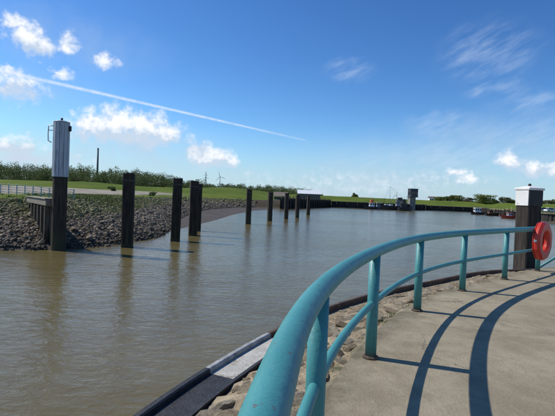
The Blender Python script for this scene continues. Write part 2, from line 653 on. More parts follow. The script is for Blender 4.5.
def frame_at(curve, i):
    tt = (curve[min(i + 1, len(curve) - 1)] - curve[max(i - 1, 0)]).normalized()
    return tt, Vector((-tt.y, tt.x, 0))


# concrete deck
cm = bpy.data.materials.new('deck_concrete')
cm.use_nodes = True
t = NT(cm.node_tree)
b = cm.node_tree.nodes['Principled BSDF']
ge = t.n('ShaderNodeNewGeometry')
pos = ge.outputs['Position']
c = t.mix(t.mr(t.noise(pos, 1.1, 8, .72, .3), .36, .64), (.258, .218, .146), (.362, .312, .216))
c = t.mix(t.mr(t.noise(pos, 3.1, 6, .7, .4), .5, .75, 0, .45), c, (.175, .146, .094))
c = t.mix(t.mr(t.noise(pos, .33, 4, .6, .8), .52, .72, 0, .5), c, (.245, .205, .13))
c = t.mix(t.mr(t.noise(pos, 70, 3, .7), .56, .74, 0, .5), c, (.11, .10, .088))
c = t.mix(t.mr(t.noise(pos, 120, 2, .6), .62, .74, 0, .4), c, (.40, .37, .30))
mpd = t.n('ShaderNodeMapping')
mpd.inputs['Scale'].default_value = (1, .22, 1)
cm.node_tree.links.new(pos, mpd.inputs[0])
c = t.mix(t.mr(t.noise(mpd.outputs[0], 9, 5, .7, .4), .62, .70, 0, .35), c, (.40, .36, .28))
c = t.mix(t.mr(t.noise(pos, 17, 5, .75, .3), .63, .69, 0, .55), c, (.105, .09, .062))
c = t.mix(t.mr(t.noise(pos, .55, 5, .7, 1.2), .60, .66, 0, .35), c, (.13, .112, .078))
vor = t.n('ShaderNodeTexVoronoi')
vor.feature = 'DISTANCE_TO_EDGE'
vor.inputs['Scale'].default_value = .38
wv = t.vmath('ADD', pos, t.vmath('SCALE', t.noise(pos, 1.6, 5, .7, out=1)))
wv.node.inputs[1].links[0].from_node.inputs['Scale'].default_value = .55
cm.node_tree.links.new(wv, vor.inputs['Vector'])
crack = t.math('MULTIPLY', t.mr(vor.outputs['Distance'], .0, .0045, 1, 0), t.mr(t.noise(pos, .9, 3, .5), .5, .6))
c = t.mix(t.math('MULTIPLY', crack, .75), c, (.075, .068, .055))
edgew = t.math('ADD', attr(t, 'edge'), t.math('MULTIPLY', t.math('SUBTRACT', t.noise(pos, 2.6, 6, .7), .5), 1.6))
c = t.mix(t.mr(edgew, .6, 1.2, 0, .7), c, t.mix(t.mr(t.noise(pos, 1.2, 3, .6), .42, .6), (.115, .092, .055), (.085, .085, .036)))
cm.node_tree.links.new(c, b.inputs['Base Color'])
b.inputs['Roughness'].default_value = .88
b.inputs['Specular IOR Level'].default_value = .25
bn = t.n('ShaderNodeBump')
bn.inputs['Strength'].default_value = .75
bn.inputs['Distance'].default_value = .014
hgt = t.math('ADD', t.noise(pos, 38, 6, .7), t.math('MULTIPLY', t.noise(pos, 4, 4, .6), 1.2))
hgt = t.math('SUBTRACT', hgt, t.math('MULTIPLY', crack, .8))
cm.node_tree.links.new(hgt, bn.inputs['Height'])
cm.node_tree.links.new(bn.outputs[0], b.inputs['Normal'])

rj = random.Random(5)
eo = []
for i, p in enumerate(edge_c):
    tt, nn = frame_at(edge_c, i)
    eo.append(p + nn * (.205 + .02 * sin(i * .37) + .015 * sin(i * 1.3) + rj.uniform(-.022, .022)))
mb = MB()
inner = [(40, -40, 0), (-2, -40, 0)]
ring_top = [(p.x, p.y, 0) for p in eo]
n = len(ring_top)
# outer edge, a chipped arris and the slab face
mb.add([(p.x, p.y, 0.0) for p in offset(edge_c, .17, 0)] + [(p.x, p.y, -.022) for p in eo] + [(p.x, p.y, -.34) for p in eo],
       [(i, i + 1, n + i + 1, n + i) for i in range(n - 1)] + [(n + i, n + i + 1, 2 * n + i + 1, 2 * n + i) for i in range(n - 1)], True)
offs = [.17, .06, -.08, -.25, -.5]
for o1, o2 in zip(offs[:-1], offs[1:]):
    ra, rb_ = offset(edge_c, o1, 0), offset(edge_c, o2, 0)
    mb.add([tuple(p) for p in ra] + [tuple(p) for p in rb_], [(i, n + i, n + i + 1, i + 1) for i in range(n - 1)])
ra = offset(edge_c, -.5, 0)
inn = [Vector((42, -30 + (k / (n - 1)) * 41, 0)) for k in range(n)]
mb.add([tuple(p) for p in ra] + [tuple(p) for p in inn], [(i, n + i, n + i + 1, i + 1) for i in range(n - 1)])
deck = mb.build('quay_deck', cm)
ev = [1.0] * (3 * n)
for o1, o2 in zip(offs[:-1], offs[1:]):
    ev += [float(np.interp(o1, [-.5, .17], [0, 1]))] * n + [float(np.interp(o2, [-.5, .17], [0, 1]))] * n
ev += [0.0] * (2 * n)
at = deck.data.attributes.new('edge', 'FLOAT', 'POINT')
at.data.foreach_set('value', np.array(ev, np.float32))
tag(deck, None, None, None, 'structure')

# sloping bed of the stone pitching
bedm = mat('pitching_mortar', (.27, .21, .13), (.42, .34, .225), 5, .95, 1.0, 14, c3=(.075, .085, .035), s3=1.3, lo3=.52, hi3=.66)
BEAM_IN, BEAM_OUT = 1.29, 1.68
BEAM_Z = -.36
lip = offset(edge_c, BEAM_OUT, -.25)


def near_index(x, y):
    return min(range(n), key=lambda i: (lip[i].x - x) ** 2 + (lip[i].y - y) ** 2)


pA = at_z(207, 364, -.28)
pB = at_z(266, 332, -.28)
iA, iB = near_index(pA.x, pA.y), near_index(pB.x, pB.y)
print('beam split', pA, pB, lip[iA], lip[iB])
mb = MB()
rows = [(.16, -.10), (.45, -.14), (.75, -.21), (1.02, -.285), (1.30, -.385), (1.35, -.9)]
pts = [offset(edge_c, o, z) for o, z in rows]
vs = []
for r in pts:
    vs += [(p.x, p.y, p.z + (rj.uniform(-.025, .025) if p.z > -.5 else 0)) for p in r]
fs = []
for k in range(len(rows) - 1):
    fs += [(k * n + i, k * n + i + 1, (k + 1) * n + i + 1, (k + 1) * n + i) for i in range(n - 1)]
mb.add(vs, fs, True)
# beyond the painted stretch the pitching runs on out to the lip
ext = [offset(edge_c, o, z) for o, z in ((1.29, -.381), (1.44, -.395), (BEAM_OUT - .065, -.41))]
for r0, r1 in zip(ext[:-1], ext[1:]):
    m2 = n - iB
    mb.add([tuple(p) for p in r0[iB:]] + [tuple(p) for p in r1[iB:]], [(i, i + 1, m2 + i + 1, m2 + i) for i in range(m2 - 1)], True)
pitch = mb.build('stone_pitching', bedm)
tag(pitch, 'sloping strip of tan pitching stones between deck edge and quay beam', 'stone slope', None, 'structure')

# pitching stones: each its own piece
stone_mats = [mat('pitching_stone_tan', (.33, .26, .16), (.48, .39, .26), 5, .92, .8, 18, c3=(.19, .14, .08), s3=2.5),
              mat('pitching_stone_grey', (.31, .26, .18), (.46, .395, .29), 5, .92, .8, 18, c3=(.19, .16, .105), s3=2.5),
              mat('pitching_stone_brown', (.27, .205, .125), (.41, .325, .21), 6, .92, .8, 18, c3=(.15, .11, .065), s3=3)]


def stone_mesh(seed, m, sub=1):
    bm = bmesh.new()
    bmesh.ops.create_icosphere(bm, subdivisions=2, radius=1)
    r = np.random.default_rng(seed)
    ax = r.normal(size=(9, 3))
    ax /= np.linalg.norm(ax, axis=1)[:, None]
    cut = r.uniform(.42, .78, 9)
    for v in bm.verts:
        p = np.array(v.co)
        for a, cc in zip(ax, cut):      # broken faces
            d = p @ a
            if d > cc:
                p = p - a * (d - cc) * .92
        p *= 1 + r.uniform(-.035, .035)
        v.co = p
    me_ = bpy.data.meshes.new('stone')
    bm.to_mesh(me_)
    bm.free()
    me_.materials.append(m)
    me_.polygons.foreach_set('use_smooth', [False] * len(me_.polygons))
    return me_


stone_meshes = [stone_mesh(100 + k, stone_mats[k % 3]) for k in range(15)]


def pitch_z(o):
    return float(np.interp(o, [r_[0] for r_ in rows[:5]] + [1.58], [r_[1] for r_ in rows[:5]] + [-.41]))


placed = []
rs = random.Random(21)
cnt = 0
vis = [i for i, p in enumerate(edge_c) if p.y > 1.2 and p.x < 9.6]
tries = 0
while cnt < 298 and tries < 12000:
    tries += 1
    i = rs.choice(vis)
    p = edge_c[i]
    tt, nn = frame_at(edge_c, i)
    omax = 1.46 if i > iB + 3 else 1.21
    o = rs.uniform(.27, omax)
    q = p + nn * o
    s = rs.uniform(.13, .20) if tries < 900 else rs.uniform(.07, .15)
    if o + s * .8 > omax + .09 or o - s * .7 < .19:
        continue
    if any((q.x - a) ** 2 + (q.y - b_) ** 2 < ((s + s2) * .66) ** 2 for a, b_, s2 in placed):
        continue
    placed.append((q.x, q.y, s))
    ob = bpy.data.objects.new('stone', stone_meshes[rs.randrange(15)])
    COL.objects.link(ob)
    ob.parent = pitch
    ob.location = (q.x, q.y, pitch_z(o) - .01)
    near = q.y < 6.5
    ob.scale = (s * rs.uniform(.85, 1.15), s * rs.uniform(.7, .95), s * (rs.uniform(.4, .6) if near else rs.uniform(.28, .42)))
    ob.rotation_euler = (rs.uniform(-.2, .2), rs.uniform(-.2, .2), rs.uniform(0, 6.28))
    cnt += 1

# edge beam along the water: painted black, then white, then bare rusty brown
cum_s = [0]
for a_, b_ in zip(edge_c[:-1], edge_c[1:]):
    cum_s.append(cum_s[-1] + (b_ - a_).length)
black_p = mat('beam_black_paint', (.012, .013, .016), (.030, .031, .036), 9, .62, .5, 40, c3=(.09, .09, .09), s3=26, lo3=.62, hi3=.72)
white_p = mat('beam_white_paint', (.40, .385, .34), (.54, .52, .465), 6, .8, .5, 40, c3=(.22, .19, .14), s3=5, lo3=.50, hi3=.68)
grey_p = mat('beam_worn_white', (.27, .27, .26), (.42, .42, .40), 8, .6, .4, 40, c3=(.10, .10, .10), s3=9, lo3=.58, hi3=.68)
rust_p = mat('beam_rusty_steel', (.085, .050, .032), (.16, .105, .07), 6, .8, .5, 40, c3=(.05, .042, .036), s3=3)
beam = empty('quay_edge_beam', tuple(offset(edge_c, 1.66, BEAM_Z)[iA]))
tag(beam, 'painted edge beam with raised lip running along the waterline below the stones', 'beam')


def profile_sweep(prof, i0, i1):
    m_ = MB()
    rings = []
    for i in range(i0, i1 + 1):
        tt, nn = frame_at(edge_c, i)
        rings.append([edge_c[i] + nn * o + Vector((0, 0, z)) for o, z in prof])
    m_.loft(rings, True, False, True)
    return m_


def add_local(m_, name, mt, parent, label=None):
    o = m_.build(name, mt, parent)
    o.matrix_parent_inverse = Matrix.Translation(parent.location).inverted()
    if label:
        o['label'] = label
    return o


TOPR = [(BEAM_IN + .03, -1.0), (BEAM_OUT - .062, -1.0), (BEAM_OUT - .062, -.60), (BEAM_IN + .03, -.60)]
TOPP = [(BEAM_IN + .03, -.9), (BEAM_OUT - .062, -.9), (BEAM_OUT - .062, BEAM_Z), (BEAM_IN + .03, BEAM_Z)]
LIPP = [(BEAM_OUT - .06, -1.0), (BEAM_OUT + .02, -1.0), (BEAM_OUT + .02, -.325), (BEAM_OUT + .005, -.305), (BEAM_OUT - .045, -.305), (BEAM_OUT - .06, -.32)]
RIMP = [(BEAM_IN - .01, -.85), (BEAM_IN + .028, -.85), (BEAM_IN + .028, BEAM_Z + .02), (BEAM_IN - .01, BEAM_Z + .02)]
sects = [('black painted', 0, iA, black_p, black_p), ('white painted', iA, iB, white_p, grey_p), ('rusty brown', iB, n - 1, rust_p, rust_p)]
for nm, i0, i1, mt, ml in sects:
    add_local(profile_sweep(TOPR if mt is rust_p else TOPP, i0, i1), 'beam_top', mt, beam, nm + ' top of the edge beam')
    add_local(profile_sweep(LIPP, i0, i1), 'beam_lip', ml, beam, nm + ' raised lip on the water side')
    if mt is not rust_p:
        add_local(profile_sweep(RIMP, i0, i1), 'inner_rim', black_p, beam)
# black mooring cleat on the inner rim of the white section
ci = iB - max(1, int(.15 / .1))
tt, nn = frame_at(edge_c, ci)
cp = edge_c[ci] + nn * (BEAM_IN + .08)
cl = empty('mooring_cleat', (cp.x, cp.y, BEAM_Z), math.atan2(tt.y, tt.x))
tag(cl, 'small black mooring cleat at the end of the white beam section', 'cleat')
MB().tube([(0, 0, 0), (0, 0, .09)], [.05, .04], 10).build('stem', black_p, cl)
MB().tube([(-.17, 0, .085), (-.08, 0, .10), (.08, 0, .10), (.17, 0, .085)], [.025, .04, .04, .025], 10).build('horn', black_p, cl)

# sheet piling under the beam
spm = mat('sheet_pile_steel', (.035, .028, .022), (.075, .055, .04), 3, .8, .4, 20, c3=(.03, .04, .02), s3=2)


def corrugated(path, z0, z1, depth=.16, pitchw=.6):
    m_ = MB()
    p = resample(path, pitchw / 4)
    off = [0, depth, depth, 0]
    vs_, fs_ = [], []
    for i, q in enumerate(p):
        tt_ = (p[min(i + 1, len(p) - 1)] - p[max(i - 1, 0)]).normalized()
        nn_ = Vector((-tt_.y, tt_.x, 0))
        w = q + nn_ * off[i % 4]
        vs_ += [(w.x, w.y, z0), (w.x, w.y, z1)]
    for i in range(len(p) - 1):
        fs_.append((2 * i, 2 * i + 2, 2 * i + 3, 2 * i + 1))
    return m_.add(vs_, fs_)


sp = corrugated(offset(edge_c, BEAM_OUT - .14, 0), -4.2, -.95, .14, .56).build('sheet_piling', spm)
tag(sp, 'dark corrugated steel sheet piling below the quay edge beam', 'sheet piling')

# grass and moss along the slab edge
grm = mat('grass_blades', (.045, .085, .015), (.10, .135, .03), .9, .8)


def tufts(name, spots, label, hmin, hmax, wd, blades, m=grm, lean=.5, sprd=.12):
    vs_, fs_ = [], []
    r = np.random.default_rng(len(spots))
    for (x, y, z) in spots:
        for k in range(blades):
            a = r.uniform(0, 2 * pi)
            h = r.uniform(hmin, hmax)
            bx, by = x + r.normal() * sprd, y + r.normal() * sprd
            lx, ly = cos(a) * h * lean * r.uniform(.2, 1), sin(a) * h * lean * r.uniform(.2, 1)
            px_, py_ = -sin(a) * wd, cos(a) * wd
            o = len(vs_)
            vs_ += [(bx - px_, by - py_, z - .02), (bx + px_, by + py_, z - .02), (bx + lx * .4 + px_ * .7, by + ly * .4 + py_ * .7, z + h * .6), (bx + lx * .4 - px_ * .7, by + ly * .4 - py_ * .7, z + h * .6), (bx + lx, by + ly, z + h)]
            fs_ += [(o, o + 1, o + 2, o + 3), (o + 3, o + 2, o + 4)]
    o = MB().add(vs_, fs_).build(name, m)
    tag(o, label, 'grass', None, 'stuff')
    return o


sp_ = []
for i in vis:
    if sin(i * .21) + sin(i * .083 + 1) > .55 or rs.random() < .12:
        for k in range(2):
            tt, nn = frame_at(edge_c, i)
            o = rs.uniform(.2, .34)
            q = edge_c[i] + nn * o + tt * rs.uniform(-.05, .05)
            sp_.append((q.x, q.y, pitch_z(o)))
tufts('edge_grass', sp_, 'short grass sprouting along the deck edge joint', .02, .075, .004, 9, lean=.9, sprd=.03)

# ------------------------------------------------------------------ railing
teal = bpy.data.materials.new('teal_paint')
teal.use_nodes = True
t = NT(teal.node_tree)
b = teal.node_tree.nodes['Principled BSDF']
ge = t.n('ShaderNodeNewGeometry')
pos = ge.outputs['Position']
c = t.mix(t.mr(t.noise(pos, 2.2, 5, .6), .35, .65), (.052, .240, .246), (.062, .268, .272))
c = t.mix(t.mr(t.noise(pos, 60, 4, .7), .63, .70, 0, .6), c, (.24, .36, .36))
c = t.mix(t.mr(t.noise(pos, 7, 6, .75), .58, .70, 0, .45), c, (.035, .145, .150))
c = t.mix(t.mr(t.noise(pos, 26, 6, .75), .625, .645, 0, .85), c, (.12, .070, .045))
zr_ = t.sep(pos)[2]
foot = t.mr(t.math('ADD', zr_, t.math('MULTIPLY', t.noise(pos, 16, 5, .7), .16)), .08, .20, 1, 0)
c = t.mix(t.math('MULTIPLY', foot, .75), c, (.085, .055, .035))
teal.node_tree.links.new(c, b.inputs['Base Color'])
teal.node_tree.links.new(t.mr(t.noise(pos, 14, 4, .6), .3, .7, .42, .52), b.inputs['Roughness'])
bn = t.n('ShaderNodeBump')
bn.inputs['Strength'].default_value = .3
bn.inputs['Distance'].default_value = .008
teal.node_tree.links.new(t.noise(pos, 45, 3, .6), bn.inputs['Height'])
teal.node_tree.links.new(bn.outputs[0], b.inputs['Normal'])
weld = mat('weld_scuff', (.20, .38, .40), (.10, .30, .33), 30, .6)
rusty = mat('rusty_plate', (.06, .04, .028), (.13, .085, .055), 18, .85, .5, 60)
RAIL_Z = 1.055
railing = empty('railing', (6.53, 10.72, 0))
tag(railing, 'curving teal tubular steel railing bolted along the concrete quay deck', 'railing')


def rl(m_, name, mt=teal, parent=railing, label=None):
    o = m_.build(name, mt, parent)
    o.matrix_parent_inverse = parent.matrix_world.inverted() if parent is not railing else Matrix.Translation(railing.location).inverted()
    if label:
        o['label'] = label
    return o


tr_ = rl(MB().tube([(p.x, p.y, RAIL_Z) for p in rail_c] + [(6.60, 10.785, RAIL_Z)], .057, 28), 'top_rail')
mr_ = rl(MB().tube([(p.x, p.y, .545) for p in rail_c], .032, 18), 'mid_rail')
acc = [0]
for a_, b_ in zip(rail_c[:-1], rail_c[1:]):
    acc.append(acc[-1] + (b_ - a_).length)
L = acc[-1]


def rail_at(s):
    i = min(range(len(acc)), key=lambda k: abs(acc[k] - s))
    return rail_c[i], i


post_me = MB().tube([(0, 0, 0.02), (0, 0, RAIL_Z - .03)], .055, 24).mesh('post', teal)
plate_me = MB().tube([(0, 0, 0.0), (0, 0, .012), (0, 0, .026)], [.082, .082, .060], 20).mesh('base_plate', rusty)
post_xy = [(.215, 2.34), (.985, 4.29), (2.09, 6.27), (3.43, 7.84), (4.95, 9.26), (6.53, 10.72), (-.075, .19), (-.22, -1.95)]
for (x, y) in post_xy:
    q = min(rail_c, key=lambda p: (p.x - x) ** 2 + (p.y - y) ** 2)
    po = bpy.data.objects.new('post', post_me)
    COL.objects.link(po)
    po.parent = railing
    po.location = (q.x - 6.53, q.y - 10.72, 0)
    bp = bpy.data.objects.new('base_plate', plate_me)
    COL.objects.link(bp)
    bp.parent = po
# butt-weld rings on the rails
for (u, v, z, rr, pts_) in ((319, 284, RAIL_Z, .0585, rail_c), (316, 335, .545, .0335, rail_c)):
    q0 = at_z(u, v, z)
    i = min(range(1, len(rail_c) - 1), key=lambda k: (rail_c[k].x - q0.x) ** 2 + (rail_c[k].y - q0.y) ** 2)
    tt, nn = frame_at(rail_c, i)
    c0 = rail_c[i] + Vector((0, 0, z))
    o = MB().tube([c0 - tt * .006, c0 - tt * .003, c0 + tt * .003, c0 + tt * .006], [rr - .002, rr, rr, rr - .002], 28).build('weld_ring', weld, tr_ if z > 1 else mr_)
    o.matrix_parent_inverse = Matrix.Translation(railing.location).inverted()
# brace from the last post to a post round the corner
rl(MB().tube([(6.56, 10.76, .06), (8.6, 11.58, .98)], .03, 14), 'brace')
po = bpy.data.objects.new('post', post_me)
COL.objects.link(po)
po.parent = railing
po.location = (8.6 - 6.53, 11.58 - 10.72, 0)
bp = bpy.data.objects.new('base_plate', plate_me)
COL.objects.link(bp)
bp.parent = po

# lifebuoy case on the last post
red = mat('red_plastic', (.50, .030, .018), (.58, .048, .026), 3, .38, .08, 12, c3=(.36, .02, .02), s3=2, lo3=.55, hi3=.7)
steel = mat('galvanised_steel', (.42, .43, .44), (.55, .56, .57), 12, .42, metal=.8)
LB = Vector((6.53, 10.72, 0)) + Vector((.66, -.75, 0)) * .07 - Vector((.75, .66, 0)) * .24
lz = math.atan2(-.75, .66)          # the case faces the deck
lb = empty('lifebuoy_case', (LB.x, LB.y, .77), lz)
tag(lb, 'red octagonal ring-shaped lifebuoy case hung on the last railing post', 'lifebuoy')


def oct_ring(r0, r1, x0, x1, bev=.03):
    """octagonal ring about the local X axis, chamfered, rounded corners"""
    m_ = MB()

    def rad_(q, r):
        a_ = (q % (pi / 4)) - pi / 8
        return r * (1 * .45 + .55 * cos(pi / 8) / cos(a_)) if True else r
    prof = [(x0, r1 - bev), (x0 + bev, r1), (x1 - bev * 1.6, r1), (x1, r1 - bev * 1.6), (x1, r0 + bev * 1.4), (x1 - bev * 1.6, r0), (x0 + bev, r0), (x0, r0 + bev)]
    K = 64
    vs_, fs_ = [], []
    for k in range(K):
        q = 2 * pi * k / K + pi / 8
        for (x, r) in prof:
            rr = rad_(2 * pi * k / K, r) if r > .3 else r
            vs_.append((x, rr * cos(q), rr * sin(q)))
    Pn = len(prof)
    for k in range(K):
        k2 = (k + 1) % K
        for j in range(Pn):
            j2 = (j + 1) % Pn
            fs_.append((k * Pn + j, k * Pn + j2, k2 * Pn + j2, k2 * Pn + j))
    return m_.add(vs_, fs_, False)


oct_ring(.245, .470, 0, .022, .006).build('back_flange', red, lb)
oct_ring(.235, .486, .0225, .165, .034).build('shell', red, lb)
for sgn_ in (-1, 1):
    MB().bevbox((.078, sgn_ * .482, .02), (.07, .022, .06), 0, .006).build('latch', steel, lb)
MB().bevbox((-.012, 0, .285), (.03, .16, .06), 0, .005).build('bracket', steel, lb)
MB().bevbox((-.012, 0, -.20), (.03, .16, .06), 0, .005).build('bracket', steel, lb)

# ------------------------------------------------------------------ mooring piles
def pile_mat(name, dark, light, alg):
    m = bpy.data.materials.new(name)
    m.use_nodes = True
    t_ = NT(m.node_tree)
    b_ = m.node_tree.nodes['Principled BSDF']
    g_ = t_.n('ShaderNodeNewGeometry')
    p_ = g_.outputs['Position']
    mp_ = t_.n('ShaderNodeMapping')
    mp_.inputs['Scale'].default_value = (7, 7, .5)
    m.node_tree.links.new(p_, mp_.inputs[0])
    g1 = t_.noise(mp_.outputs[0], 2, 6, .65)
    c_ = t_.mix(t_.mr(g1, .32, .68), dark, light)
    z_ = t_.sep(p_)[2]
    wet = t_.mr(t_.math('ADD', z_, t_.math('MULTIPLY', t_.noise(p_, 2.5, 5, .6), 1.4)), -1.2, .1, 1, 0)
    c_ = t_.mix(wet, c_, alg)
    m.node_tree.links.new(c_, b_.inputs['Base Color'])
    b_.inputs['Roughness'].default_value = .8
    b_.inputs['Specular IOR Level'].default_value = .3
    bn_ = t_.n('ShaderNodeBump')
    bn_.inputs['Strength'].default_value = .7
    bn_.inputs['Distance'].default_value = .03
    m.node_tree.links.new(g1, bn_.inputs['Height'])
    m.node_tree.links.new(bn_.outputs[0], b_.inputs['Normal'])
    return m


pilem = pile_mat('tarred_timber', (.020, .015, .011), (.070, .053, .038), (.058, .050, .028))
pilem2 = pile_mat('weathered_timber', (.020, .016, .013), (.060, .049, .039), (.024, .021, .015))
capm = mat('pile_cap', (.05, .045, .04), (.09, .08, .07), 5, .8)
PILE_RZ = math.atan2(-.26, -.97)
pile_px = [((127, 247), (130, 173), .86, 'dark square timber mooring pile right of the white-topped pile, tallest plain pile'),
           ((175, 241), (177, 178), .84, 'dark square timber pile, second plain pile from the left'),
           ((192.5, 235.5), (196, 181), .84, 'dark square timber pile in front of its close twin, third from the left'),
           ((197, 231), (199.5, 184), .80, 'dark timber pile half hidden behind its close twin'),
           ((248, 224), (249, 189), .82, 'slim dark mooring pile standing alone before the mudflat'),
           ((269.5, 221), (270.5, 192), .80, 'dark mooring pile, first right of the lone mudflat pile'),
           ((286, 219), (286.5, 193), .78, 'dark mooring pile left of the white roofed shelter'),
           ((297, 218), (297.5, 195), .74, 'dark mooring pile before the middle of the white shelter'),
           ((308, 215), (308.5, 196), .85, 'farthest small dark mooring pile at the right end of the row')]
rp = random.Random(12)
for k, (pb, pt, w, lab) in enumerate(pile_px):
    q = at_z(*pb, WATER_Z)
    top_z = at_y(*pt, q.y).z
    e = empty('mooring_pile', (q.x, q.y, WATER_Z), PILE_RZ + rp.uniform(-.12, .12))
    e.rotation_euler[0] = rp.uniform(-.012, .012)
    e.rotation_euler[1] = rp.uniform(-.012, .012)
    tag(e, lab, 'pile', 'row of dark mooring piles in the water')
    h = top_z - WATER_Z
    w *= .93
    m_ = MB()
    rings = []
    for z in np.linspace(-1.6, h, 10):
        w2 = w / 2 * (1 + rp.uniform(-.015, .015))
        bb = .05
        rings.append([(w2 - bb, -w2, z), (w2, -w2 + bb, z), (w2, w2 - bb, z), (w2 - bb, w2, z), (-w2 + bb, w2, z), (-w2, w2 - bb, z), (-w2, -w2 + bb, z), (-w2 + bb, -w2, z)])
    rings[-1] = [(x_, y_, z_ + rp.uniform(-.07, .03)) for x_, y_, z_ in rings[-1]]
    m_.loft(rings)
    m_.build('shaft', pilem, e)
    MB().bevbox((0, 0, h - .55), (w + .03, w + .03, .12), 0, .012).build('iron_band', capm, e)
    if k < 4:   # rubbing strips on the channel face
        for sx in (-.24, .24):
            MB().bevbox((sx * w, w / 2 + .03, h * .45), (.12, .06, h * .8), 0, .012).build('rubbing_strip', pilem2, e)

# near pile with white painted head beyond the last post
q = Vector((8.83, 15.2, 0))
topz = at_y(528, 187.5, q.y).z
e = empty('mooring_pile', (q.x, q.y, WATER_Z), PILE_RZ)
tag(e, 'thick dark mooring pile with white painted head behind the lifebuoy', 'pile')
w = .57
hb = at_y(521, 205.5, 14.75).z - WATER_Z
h = topz - WATER_Z - .10
m_ = MB()
bb = .03
rings = []
for z in np.linspace(-1.5, hb, 8):
    w2 = w / 2 + rp.uniform(-.004, .004)
    rings.append([(w2 - bb, -w2, z), (w2, -w2 + bb, z), (w2, w2 - bb, z), (w2 - bb, w2, z), (-w2 + bb, w2, z), (-w2, w2 - bb, z), (-w2, -w2 + bb, z), (-w2 + bb, -w2, z)])
m_.loft(rings)
m_.build('shaft', pilem2, e)
whitecap = mat('white_pile_paint', (.74, .73, .70), (.82, .81, .78), 3, .6, .15, 20, c3=(.50, .40, .25), s3=4.5, lo3=.60, hi3=.72)
blackp = mat('black_paint_and_shade', (.012, .012, .013), (.028, .026, .025), 5, .6, .2, 20)
# the head is clad in boards: white on the sunward faces, shade put in as black on the others
MB().bevbox((0, 0, (hb + h) / 2), (w - .01, w - .01, h - hb), 0, .01).build('head_core', blackp, e)
for sx, sy, mt, nm in ((1, 0, whitecap, 'white'), (0, -1, whitecap, 'white'), (-1, 0, blackp, 'black'), (0, 1, blackp, 'black')):
    MB().bevbox((sx * (w / 2 + .012), sy * (w / 2 + .012), (hb + h) / 2), (.03 if sx else w + .05 - (0 if sx else .06), .03 if sy else w + .05 - .06, h - hb - .004), 0, .005).build('cladding_board', mt, e)['label'] = nm + ' cladding board of the pile head, tone set by sun side'
MB().bevbox((0, 0, h + .045), (w + .10, w + .10, .085), 0, .015).build('cap', whitecap, e)
MB().loft([[(w / 2, -w / 2, h + .09), (w / 2, w / 2, h + .09), (-w / 2, w / 2, h + .09), (-w / 2, -w / 2, h + .09)], [(.1, -.1, h + .15), (.1, .1, h + .15), (-.1, .1, h + .15), (-.1, -.1, h + .15)]]).build('cap_peak', whitecap, e)
MB().tube([(0, 0, h + .14), (0, 0, h + .20), (0, 0, h + .24)], [.045, .055, .03], 10).build('knob', blackp, e)

# tall pile with white clad top at the entrance
q = at_z(58, 250, WATER_Z)
e = empty('entrance_pile', (q.x, q.y, WATER_Z), 0)
tag(e, 'tall dark pile with white clad top and ladder bracket beside the timber wall', 'pile')
lean = (at_y(65, 122, q.y) - q).x
ht = at_y(64, 123, q.y).z - WATER_Z
hw = at_y(62, 177, q.y).z - WATER_Z
K = 16


def ringp(r, z, k0=0):
    return [(r * cos(2 * pi * k / K), r * sin(2 * pi * k / K), z) for k in range(K)]


MB().loft([ringp(.45, -1.5), ringp(.45, 0), ringp(.44, hw - .2), ringp(.44, hw + .1)], True, True).build('shaft', pilem, e)
cladm = mat('white_cladding', (.40, .43, .47), (.50, .53, .57), 2, .45, c3=(.30, .32, .34), s3=1.5, stretch=(4, 4, .5))
# panels: upright strips round the pile
for k in range(12):
    a = 2 * pi * k / 12
    MB().bevbox((.475 * cos(a), .475 * sin(a), (hw + ht) / 2), (.03, .235, ht - hw), a, .008).build('cladding_strip', cladm, e)
MB().loft([ringp(.44, hw + .12), ringp(.44, ht - .02)], True, True).build('inner_tube', pilem, e)
MB().loft([ringp(.50, ht + .005), ringp(.50, ht + .07), ringp(.2, ht + .15)], True, True).build('cap', cladm, e)
MB().tube([(0, 0, ht + .14), (0, 0, ht + .32)], .07, 8).build('lamp_knob', blackp, e)
zz = ht - .2
MB().tube([(-.48, -.05, zz), (-.82, -.05, zz - .02), (-.84, -.05, zz - .5), (-.82, -.05, zz - .98), (-.62, -.05, zz - 1.08)], .035, 8).build('ladder_bracket', steel, e)
MB().tube([(-.47, -.05, zz - .3), (-.83, -.05, zz - .3)], .025, 8).build('rung', steel, e)
MB().bevbox((.56, 0, ht - .35), (.12, .16, .34), 0, .02).build('fitting', blackp, e)

# ------------------------------------------------------------------ timber bulkhead beside it
tw_m = pile_mat('bulkhead_timber', (.070, .058, .042), (.190, .158, .115), (.040, .036, .024))
tw_l = mat('bulkhead_waler', (.19, .165, .125), (.30, .265, .205), 3, .85, .4, 20, stretch=(1, 1, 3))
A0, A1 = Vector((-14.75, 28.3, 0)), Vector((-19.5, 34.4, 0))
dirw = (A1 - A0).normalized()
nrmw = Vector((-dirw.y, dirw.x, 0))
bw = empty('timber_bulkhead', (A0.x, A0.y, WATER_Z), math.atan2(dirw.y, dirw.x))
tag(bw, 'timber bulkhead of upright planks under a pale horizontal beam on the left bank', 'retaining wall')
LW = (A1 - A0).length
WT = .67 - WATER_Z
k = 0
s = .25
while s < LW:
    wd = rp.uniform(.36, .44)
    MB().bevbox((s, rp.uniform(-.03, .03), WT / 2 - .95), (wd - .035, .16, WT + 1.5), 0, .015).build('plank', tw_m, bw)
    s += wd
for s in np.arange(.5, LW, 1.35):
    MB().bevbox((s, .24, WT / 2 - .85), (.28, .30, WT + 1.1), 0, .03).build('post', tw_m, bw)
MB().bevbox((LW / 2, .1, WT - .02), (LW + .3, .66, .42), 0, .03).build('waler', tw_l, bw)
MB().bevbox((LW / 2, .1, WT + .235), (LW + .4, .8, .07), 0, .015).build('capping_board', tw_l, bw)

